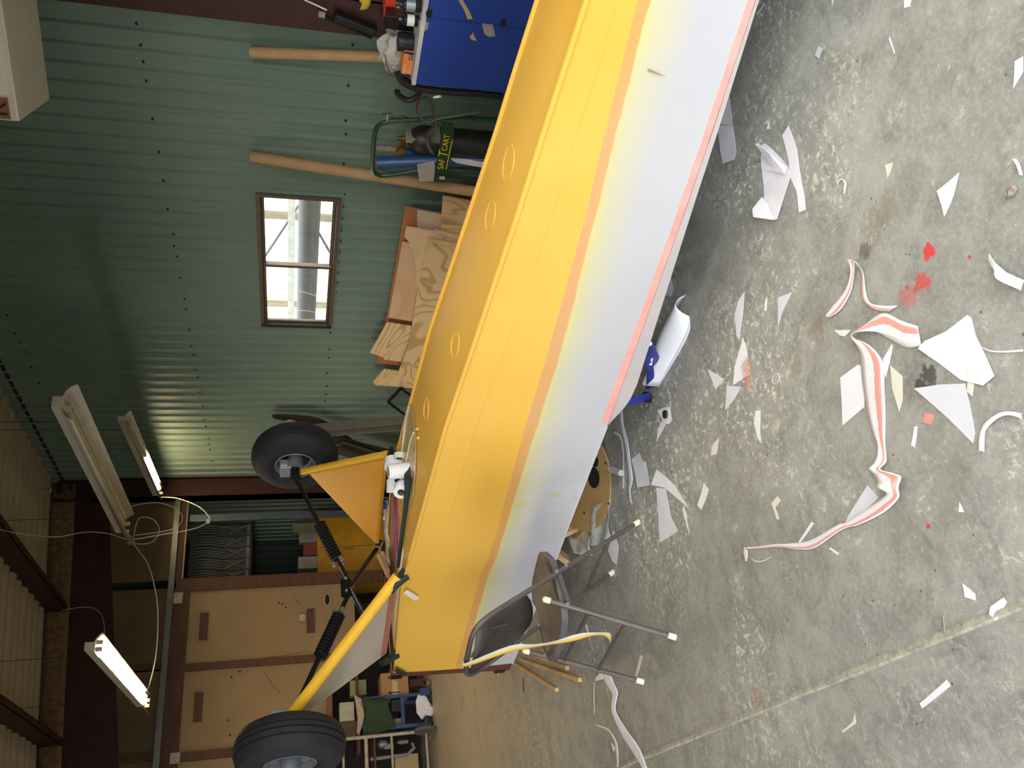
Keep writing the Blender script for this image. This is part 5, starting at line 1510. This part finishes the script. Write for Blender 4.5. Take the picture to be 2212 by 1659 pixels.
# ---- hanging white unit at the top right
c1, c2, c3 = FL(108, 215, 2.86), FL(42, 263, 2.86), FL(80, 0, 2.86)
ea = (c3 - c1).normalized(); eb = (c2 - c1); ht = .42; ln = 1.5
unit = thing('hanging_heater', 'white box-shaped heater unit hanging below the roof', 'heater', c1 + ea * ln / 2 + eb / 2)
m_unit, m_unit2 = M('heater_enamel', (222, 214, 196), .4, var=.05), M('heater_cream', (240, 232, 214), .4, var=.04)
b4 = [c1, c2, c2 + ea * ln, c1 + ea * ln]
MB().hexa(b4 + [p + V((0, 0, ht)) for p in b4]).build('casing', m_unit, unit, bevel=.008)
on = eb.normalized()
f0 = c2 + on * .012
MB().hexa([f0 + ea * .12 + V((0, 0, .03)), f0 + ea * (ln - .03) + V((0, 0, .03)), f0 - on * .012 + ea * (ln - .03) + V((0, 0, .03)), f0 - on * .012 + ea * .12 + V((0, 0, .03)),
           f0 + ea * .12 + V((0, 0, ht - .02)), f0 + ea * (ln - .03) + V((0, 0, ht - .02)), f0 - on * .012 + ea * (ln - .03) + V((0, 0, ht - .02)), f0 - on * .012 + ea * .12 + V((0, 0, ht - .02))]).build('front_panel', m_unit2, unit)
lq = [c2 + ea * a_ + V((0, 0, z_)) for a_, z_ in ((.008, .035), (.108, .035), (.108, .36), (.008, .36))]
lp_ = MB().prism(lq, on * .004).build('name_plate', M('brown_plate', (150, 96, 66), .5), unit)
text('R', c2 + ea * .018 + on * .005 + V((0, 0, .045)), .115, ea, (0, 0, 1), M('dark_lettering', (40, 26, 20), .5), lp_)
for k in (.1, .9):
    q = c1 + ea * ln * k + eb * .5 + V((0, 0, ht)); MB().tube([q, V((q.x, q.y, ZR(q.x) + .05))], .006, 6).build('hanger_rod', m_black, unit)

# ------------------------------------------------------------------ shop lights
m_fix = M('fixture_white', (214, 204, 182), .45, var=.1)
m_tubeoff = M('unlit_tube', (206, 196, 172), .3)
m_lit = emit('lit_tube', (255, 226, 178), 110.0)


m_fill_tube = emit('added_fill_tube', (250, 246, 238), 52.0)  # neutral tubes of the two added overhead fixtures


def light(a, b, w, lab, lit, tubes=2, refl=True, drop=1.0, on_mat=None):
    a, b = V(a), V(b); d = (b - a).normalized(); L = (b - a).length; s_ = d.cross(V((0, 0, 1))).normalized()
    o = thing('strip_light', lab, 'light fixture', (a + b) / 2, 'hanging strip lights')
    mb = MB().bar(a + V((0, 0, .045)), b + V((0, 0, .045)), w * .42, .07); mb.build('housing', m_fix, o, bevel=.004)
    if refl:
        for k in (-1, 1):
            rows = [[p + s_ * k * w * .2 + V((0, 0, .02)), p + s_ * k * w * .42 + V((0, 0, .005)), p + s_ * k * w * .62 + V((0, 0, -.035 * drop)), p + s_ * k * w * .66 + V((0, 0, -.06 * drop))] for p in (a, b)]
            MB().grid(rows).build('reflector', m_fix, o, smooth=True, solid=.002)
    for k in range(tubes):
        off = s_ * (k - (tubes - 1) / 2) * w * .36 + V((0, 0, -.012))
        for i, on_ in enumerate(lit):
            p, q = a + d * (.05 + (L - .1) * i / len(lit)), a + d * (.05 + (L - .1) * (i + 1) / len(lit) - .15)
            MB().tube([p + off, q + off], .022, 12).build('tube_lamp', (on_mat or m_lit) if on_ else m_tubeoff, o, smooth=True, label='lit tube' if on_ else None)
        for p in (a + d * .02, b - d * .02):
            MB().bar(p + off + V((0, 0, .02)), p + off - V((0, 0, .02)), .03, .026, d).build('lamp_holder', m_fix, o)
    for k in (.12, .88):
        p = a + d * L * k + V((0, 0, .08)); MB().tube([p, V((p.x, p.y, ZR(p.x) + .02))], .0025, 5).build('hanger_chain', m_black, o)
    return o


light((2.985, 5.20, 3.02), (3.06, 7.62, 3.02), .20, 'large unlit white strip light hanging nearest the green wall corner', (0,))
light((4.10, 7.45, 3.09), (4.34, 9.75, 3.09), .12, 'narrow strip light close to the green wall, far half lit', (0, 1), 1, True, .45)  # hood added to keep lamp light off the upper wall
light((1.69, 6.35, 2.88), (1.755, 8.75, 2.88), .13, 'fully lit strip light hanging over the left side', (1, 1, 1), 2, True, .5)  # hood added here too, shading upper wall and ceiling
light((2.3, .3, 3.05), (2.38, 2.7, 3.05), .2, 'added fill strip light over the aeroplane tail, unseen above the picture', (1,), 2, True, .9, m_fill_tube)  # unseen fixture added to brighten the upturned belly
light((.55, .2, 3.0), (.62, 2.6, 3.0), .2, 'added fill strip light over the near floor, unseen above the picture', (1,), 2, True, .9, m_fill_tube)  # unseen fixture added to brighten the floor near the camera
m_cord = M('white_cord_pvc', (206, 196, 176), .5)


def cord(pts, lab, r=.006):
    return single(MB().tube(bez(pts, 6), r, 7), 'power_cord', m_cord, lab, 'cord', 'white power cords', smooth=True)


YC = 8.6
cord([GY(349, 1074, 9.7), GY(385, 1077, 9.5), GY(430, 1095, 9.2), GY(452, 1118, 9.0), GY(448, 1128, 8.9), GY(420, 1142, 8.8), GY(350, 1155, 8.7), GY(292, 1165, YC)], 'white power cord sweeping down from the narrow lit strip light')
cord([GY(292, 1165, YC), GY(270, 1150, YC), GY(246, 1130, YC), GY(255, 1110, YC), GY(290, 1092, YC), GY(340, 1086, YC), GY(378, 1098, YC), GY(394, 1118, YC), GY(380, 1140, YC), GY(340, 1150, YC), GY(292, 1156, YC)], 'large coiled loop of white cord by the unlit strip light', .005)
cord([GY(288, 1160, YC + .05), GY(300, 1120, YC + .05), GY(330, 1122, YC + .05), GY(344, 1145, YC + .05), GY(330, 1170, YC + .05), GY(300, 1175, YC + .05), GY(280, 1166, YC + .05)], 'smaller coiled loop of white cord by the unlit strip light', .005)
cord([GY(282, 1166, YC), GY(300, 1190, 8.6), GY(322, 1225, 8.5), GY(338, 1290, 8.5), GY(341, 1350, 8.5), GY(336, 1420, 8.5), GY(322, 1480, 8.6), GY(312, 1497, 8.6)], 'long white cord hanging to the fully lit strip light')
cord([GY(0, 1144, 6.9), GY(40, 1152, 7.4), GY(120, 1160, 8.0), GY(180, 1150, 8.3), GY(230, 1152, 8.5), GY(275, 1166, YC)], 'thin white cord strung across from the upper left', .004)
cord([GY(135, 1318, 9.9), GY(175, 1312, 9.8), GY(205, 1315, 9.7), GY(222, 1335, 9.6), GY(226, 1372, 9.2)], 'short thin cord at the end of the red purlin', .004)
q = GY(283, 1168, YC)
single(MB().obox(q - V((0, 0, .03)), .07, .05, .06, .3), 'cord_junction', M('grey_plug', (150, 142, 122), .5), 'grey plug block where the white cords meet', 'plug', bevel=.006)
q = GY(450, 1126, 8.9)
single(MB().obox(q - V((0, 0, .015)), .045, .03, .035, .5), 'cord_plug', m_wht, 'small white plug at the lowest bend of the cord', 'plug', bevel=.004)

# ------------------------------------------------------------------ far opening: recess with stacked trays and a yellow cabinet
YS = 10.75


def ybox(px0, py0, px1, py1, y, dep):
    a, b = GY(px0, py0, y), GY(px1, py1, y)
    return min(a.x, b.x), max(a.x, b.x), y, y + dep, min(a.z, b.z), max(a.z, b.z)


m_ycab = M('yellow_cabinet_steel', (190, 140, 30), .45, var=.2)
x0, x1, y0_, y1_, z0, z1 = ybox(686, 1262, 686, 1108, YS, .5)
yc = thing('yellow_cabinet', 'yellow steel cupboard standing in the dark recess', 'cupboard', ((x0 + x1) / 2, YS + .25, 0))
MB().box(x0, x1, YS, YS + .5, .05, z1).build('cupboard_body', m_ycab, yc, bevel=.006)
MB().box(x0, x1, YS + .02, YS + .48, 0, .05).build('base', m_black, yc)
MB().box(x0 + .02, (x0 + x1) / 2 - .004, YS - .018, YS, .1, z1 - .04).build('door', m_ycab, yc)
MB().box((x0 + x1) / 2 + .004, x1 - .02, YS - .018, YS, .1, z1 - .04).build('door', m_ycab, yc)
MB().bar(((x0 + x1) / 2 - .04, YS - .03, z1 * .62), ((x0 + x1) / 2 - .04, YS - .03, z1 * .72), .02, .02, (0, 1, 0)).build('handle', m_chan, yc)
cz = z1
for (pa, pb_, dep, mt, lab, nm) in (((1132, 1150), 632, .12, M('dusty_box_a', (120, 118, 92), .7), 'small dusty green-topped box on the yellow cupboard', 'carton'), ((1116, 1130), 650, .14, M('dusty_box_b', (70, 64, 46), .7), 'small dark box on the yellow cupboard', 'carton'),
                                    ((1174, 1200), 655, .1, M('red_label_box', (130, 60, 54), .6), 'red-labelled box on the yellow cupboard', 'carton'), ((1152, 1172), 646, .1, M('grey_bag_box', (132, 132, 126), .6), 'grey-white crumpled packet on the yellow cupboard', 'packet'),
                                    ((1204, 1228), 644, .12, M('white_print_box', (150, 150, 142), .6), 'white printed box on the yellow cupboard', 'carton'), ((1230, 1246), 642, .2, M('black_tray', (30, 30, 30), .5), 'black tray at the left end of the yellow cupboard', 'tray')):
    a, b = GY(pb_, pa[0], YS + .1), GY(684, pa[1], YS + .1)
    single(MB().box(min(a.x, b.x), max(a.x, b.x), YS + .08, YS + .08 + dep, cz, max(a.z, cz + .05)), nm, mt, lab, 'box', 'boxes on the yellow cupboard', bevel=.004)
# shelf and the nested grey plastic crates above
m_tray = M('grey_crate_plastic', (112, 116, 112), .5, var=.15)
xa, xb = GY(470, 1262, YS + .1).x, GY(470, 1140, YS + .1).x
zt, zb2 = GY(410, 1200, YS + .1).z, GY(540, 1200, YS + .1).z
single(MB().box(3.44, 4.43, YS - .05, YS + .6, zb2 - .03, zb2 - .005), 'shelf_board', M('dark_shelf', (48, 42, 36), .7), 'dark shelf board carrying the grey crates in the recess', 'shelf')
NCR = 5
wc = (xb - xa) / NCR
for k in range(NCR):
    x_ = xa + k * wc
    cr = thing('plastic_crate', 'grey ribbed plastic crate on its side in the recess, %s' % ('leftmost', 'second from the left', 'middle one', 'second from the right', 'rightmost')[k], 'crate', (x_ + wc / 2, YS + .2, zb2), 'nested grey plastic crates')
    zm = zb2 + (zt - zb2) * .42
    for j_ in range(4):                       # long bowed ribs
        xx = x_ + wc * (.1 + .22 * j_)
        pts = [(xx + .03 * math.sin(math.pi * i_ / 7 * .7), YS + .03 - .04 * math.sin(math.pi * i_ / 7), zm + (zt - zm) * i_ / 7) for i_ in range(8)]
        MB().tube(pts, .0085, 6).build('rim_rib', m_tray, cr, smooth=True)
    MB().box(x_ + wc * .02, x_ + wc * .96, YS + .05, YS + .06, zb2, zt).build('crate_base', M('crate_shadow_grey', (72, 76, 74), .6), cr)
    z0_, z1_ = zb2 + .05, zm
    MB().bar((x_ + wc * .08, YS + .02, z0_), (x_ + wc * .88, YS + .02, z1_), .012, .014, (0, 1, 0)).bar((x_ + wc * .88, YS + .02, z0_), (x_ + wc * .08, YS + .02, z1_), .012, .014, (0, 1, 0)).build('lattice_brace', m_tray, cr)
    MB().box(x_ + wc * .02, x_ + wc * .96, YS, YS + .05, zb2, zb2 + .045).build('crate_rim', m_tray, cr, bevel=.006)
# bright aluminium upright at the right of the recess
a, b = GY(405, 1104, YF + .1), GY(642, 1118, YF + .1)
single(MB().box(b.x - .02, b.x + .07, YF + .08, YF + .11, 0, 2.8), 'aluminium_upright', M('bright_aluminium', (150, 156, 168), .25, .9), 'bright aluminium upright at the right side of the recess', 'upright')

def cloth(poly, n_, amp, name, mat, lab, cat, seed=1, cuts=3):
    bm = bmesh.new(); bm.faces.new([bm.verts.new(V(p)) for p in poly])
    bmesh.ops.triangulate(bm, faces=bm.faces[:]); bmesh.ops.subdivide_edges(bm, edges=bm.edges[:], cuts=cuts, use_grid_fill=True); bmesh.ops.triangulate(bm, faces=bm.faces[:])
    for v in bm.verts: v.co += V(n_) * amp * (noise.noise((v.co.x * 22 + seed, seed, v.co.z * 5)) + .5 * noise.noise(v.co * 40))
    idx = {v: i for i, v in enumerate(bm.verts)}
    mb = MB().add([v.co.copy() for v in bm.verts], [tuple(idx[v] for v in f.verts) for f in bm.faces]); bm.free()
    return single(mb, name, mat, lab, cat, smooth=True, solid=.003)


# ------------------------------------------------------------------ clutter under the partition at the far left
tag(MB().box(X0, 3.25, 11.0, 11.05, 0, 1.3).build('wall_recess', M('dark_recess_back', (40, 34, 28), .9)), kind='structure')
YQ = 9.92
m_bcart = M('blue_cart_paint', (40, 70, 112), .5, var=.15)
bc = thing('blue_trolley', 'blue framed trolley with a dark green cloth thrown over it', 'trolley', (GY(870, 1540, YQ).x, YQ + .2, 0))
xl, xr_ = GY(860, 1570, YQ).x, GY(860, 1504, YQ).x
zt_ = GY(786, 1540, YQ).z
for x in (xl, xr_):
    for y in (YQ, YQ + .45): MB().box(x - .018, x + .018, y - .018, y + .018, .06, zt_).build('post', m_bcart, bc)
for z in (.08, .34, zt_):
    MB().box(xl, xr_, YQ - .012, YQ + .012, z - .02, z + .02).build('rail', m_bcart, bc)
    MB().box(xl, xr_, YQ + .01, YQ + .44, z - .005, z + .005).build('shelf', m_bcart, bc)
a = GY(925, 1497, YQ); MB().box(a.x - .03, a.x + .05, YQ - .05, YQ, max(.02, a.z - .05), a.z + .1).build('foot_bracket', m_bcart, bc)
for x in (xl, xr_):
    MB().lathe([(.01, -.012), (.03, -.012), (.03, .012), (.01, .012)], (x, YQ, .03), (1, 0, 0), 14, closed=True).build('castor', m_black, bc, smooth=True)
P = [(786, 1508), (830, 1506), (846, 1545), (856, 1568), (820, 1572), (800, 1590), (786, 1590)]
cloth([GY(x, y, YQ - .03) for x, y in P], (0, -1, 0), .03, 'green_cloth', M('dark_green_canvas', (44, 62, 40), .85, var=.2), 'dark green canvas cloth hanging over the blue trolley', 'cloth')
for (r, dep, nm, mt, lab, cat, yo) in (
        ((822, 1455, 884, 1503), .35, 'cardboard_box', m_box_b, 'brown taped cardboard box with black arrows on the blue trolley side', 'box', .1),
        ((845, 1512, 872, 1535), .2, 'dark_toolbox', M('dark_toolbox', (52, 50, 48), .6), 'dark box on the middle of the blue trolley', 'box', .1),
        ((852, 1552, 873, 1566), .15, 'grey_packet', M('grey_packet', (140, 130, 114), .7), 'small grey packet on the blue trolley', 'packet', .1),
        ((733, 1518, 766, 1556), .3, 'white_machine', M('dirty_white_machine', (182, 176, 150), .6, var=.2), 'dirty white machine casing on the shelf under the partition', 'machine', .3),
        ((756, 1470, 792, 1500), .2, 'yellowed_jug', M('yellowed_plastic', (150, 142, 92), .5, var=.25), 'yellowed plastic jug on the shelf under the partition', 'jug', .25),
        ((726, 1560, 770, 1590), .3, 'brown_crate', M('brown_crate', (92, 70, 48), .8), 'brown wooden crate below the white machine', 'crate', .3),
        ((852, 1632, 905, 1659), .3, 'opened_carton', M('tan_opened_carton', (176, 150, 110), .8, var=.2), 'opened tan carton under the pale pipe rack', 'box', .1),
        ((706, 1538, 720, 1556), .1, 'steel_can', m_alu, 'small steel can on the header ledge behind the near tyre', 'can', .02),
        ((884, 1468, 915, 1482), .2, 'red_post', M('dark_red_post', (92, 50, 36), .7), 'short dark red post right of the cardboard box', 'post', .2)):
    x0, x1, y0_, y1_, z0, z1 = ybox(*r, YQ + yo, dep)
    if nm == 'steel_can': y0_, y1_, z0, z1 = YF - .048, YF, 1.171, 1.26
    o = single(MB().box(x0, x1, y0_, y1_, max(.0, z0), z1), nm, mt, lab, cat, bevel=.006)
    if nm == 'cardboard_box':
        MB().box(x0 - .001, x1 + .001, y0_ - .002, y0_ - .0005, (z0 + z1) / 2 - .03, (z0 + z1) / 2 + .03).build('packing_tape', M('pale_packing_tape', (206, 180, 140), .3), o)
        for xx in (x0 + .05, x1 - .05):
            zm = (z0 + z1) / 2
            MB().prism([(xx - .018, y0_ - .003, zm + .05), (xx + .018, y0_ - .003, zm + .05), (xx, y0_ - .003, zm + .085)], V((0, .001, 0))).build('arrow_mark', m_black, o)
            MB().box(xx - .005, xx + .005, y0_ - .003, y0_ - .002, zm - .06, zm + .05).build('arrow_mark', m_black, o)
# shelf that carries the machine and jug
zsh = GY(768, 1520, YQ + .3).z
single(MB().box(1.3, 2.6, YQ + .18, YQ + .75, zsh - .03, zsh), 'timber_shelf', m_brown, 'brown timber shelf under the partition at far left', 'shelf')
# pale pipe rack
m_pipe = M('grimy_white_pipe', (176, 162, 138), .6, var=.3, scale=20)
rk = thing('pipe_rack', 'grimy pale pipe rack on wheels at the far left', 'rack', (GY(930, 1640, YQ - .1).x, YQ, 0))
YP = YQ - .12
xtop = [GY(740, 1597, YP), GY(925, 1592, YP)]
MB().tube([V((xtop[0].x, YP, xtop[0].z)), V((xtop[0].x, YP, .03))], .018, 10).build('upright', m_pipe, rk, smooth=True)
xr2 = GY(850, 1720, YP).x
MB().tube([V((xr2, YP, xtop[0].z)), V((xr2, YP, .03))], .018, 10).build('upright', m_pipe, rk, smooth=True)
for px in (742, 792, 848, 924):
    z = max(.03, GY(px, 1640, YP).z); MB().tube([V((xtop[0].x, YP, z)), V((xr2, YP, z))], .013 if px != 792 else .02, 10).build('cross_pipe', m_pipe, rk, smooth=True)
zz = GY(848, 1640, YP).z
MB().box(xr2, xtop[0].x, YP, YP + .4, GY(792, 1640, YP).z - .1, GY(792, 1640, YP).z - .08).build('deck', m_brown, rk)
p = GY(922, 1578, YP - .02)
single(MB().lathe([(.02, -.02), (.115, -.02), (.125, -.008), (.125, .008), (.115, .02), (.02, .02)], (p.x, YP - .06, .125), (1, .15, 0), 32, closed=True), 'rubber_disc', M('grey_brown_rubber', (92, 84, 74), .8, var=.25), 'grey-brown hand truck wheel in front of the blue trolley', 'wheel', smooth=True)
for (px, py, r, ln, lab, mt) in ((825, 1608, .045, .1, 'round steel canister on the pipe rack', m_alu), (838, 1612, .03, .12, 'slim pale canister on the pipe rack', m_pipe), (870, 1603, .025, .12, 'small grey bottle on the pipe rack', m_chan)):
    a = GY(px, py, YP + .2); zb3 = GY(848, 1640, YP).z
    single(MB().lathe([(r * .9, 0), (r, .01), (r, ln * .75), (r * .6, ln * .9), (r * .5, ln)], (a.x, YP + .2, a.z - ln / 2), (0, 0, 1), 18), 'canister', mt, lab, 'canister', 'canisters on the pipe rack', smooth=True)
a, b = GY(865, 1612, YP + .1), GY(866, 1659, YP + .1)
single(MB().tube([GY(800, 1640, YP + .1), GY(880, 1630, YP + .1), GY(895, 1615, YP + .1), GY(890, 1605, YP + .1)], .02, 10), 'bent_exhaust_pipe', m_chan, 'bent grey exhaust pipe lying on the pipe rack', 'pipe', smooth=True)
P = [(765, 1500), (782, 1510), (787, 1545), (782, 1570), (775, 1590), (770, 1580), (773, 1550), (768, 1520)]
cloth([GY(x, y, YQ - .05) for x, y in P], (0, -1, 0), .03, 'hanging_pale_cloth', M('pale_cloth', (176, 158, 132), .85, var=.2), 'pale rag hanging at the top corner of the blue trolley', 'rag')
P = [(903, 1500), (920, 1503), (928, 1518), (938, 1530), (934, 1548), (922, 1540), (912, 1556), (900, 1540), (898, 1515)]
cloth([GY(x, y, YQ - .04) for x, y in P], (0, -1, 0), .03, 'white_rag', m_paper, 'white rag hanging low on the blue trolley', 'rag')
p = GY(930, 1475, YQ - .05)
single(MB().lathe([(.001, -.045), (.03, -.034), (.045, 0), (.03, .034), (.001, .045)], (p.x, YQ - .05, .045), (0, 1, .3), 20), 'chrome_ball', M('chrome', (196, 190, 180), .12, 1.0), 'shiny chrome ball on the floor right of the blue trolley', 'ball', smooth=True)
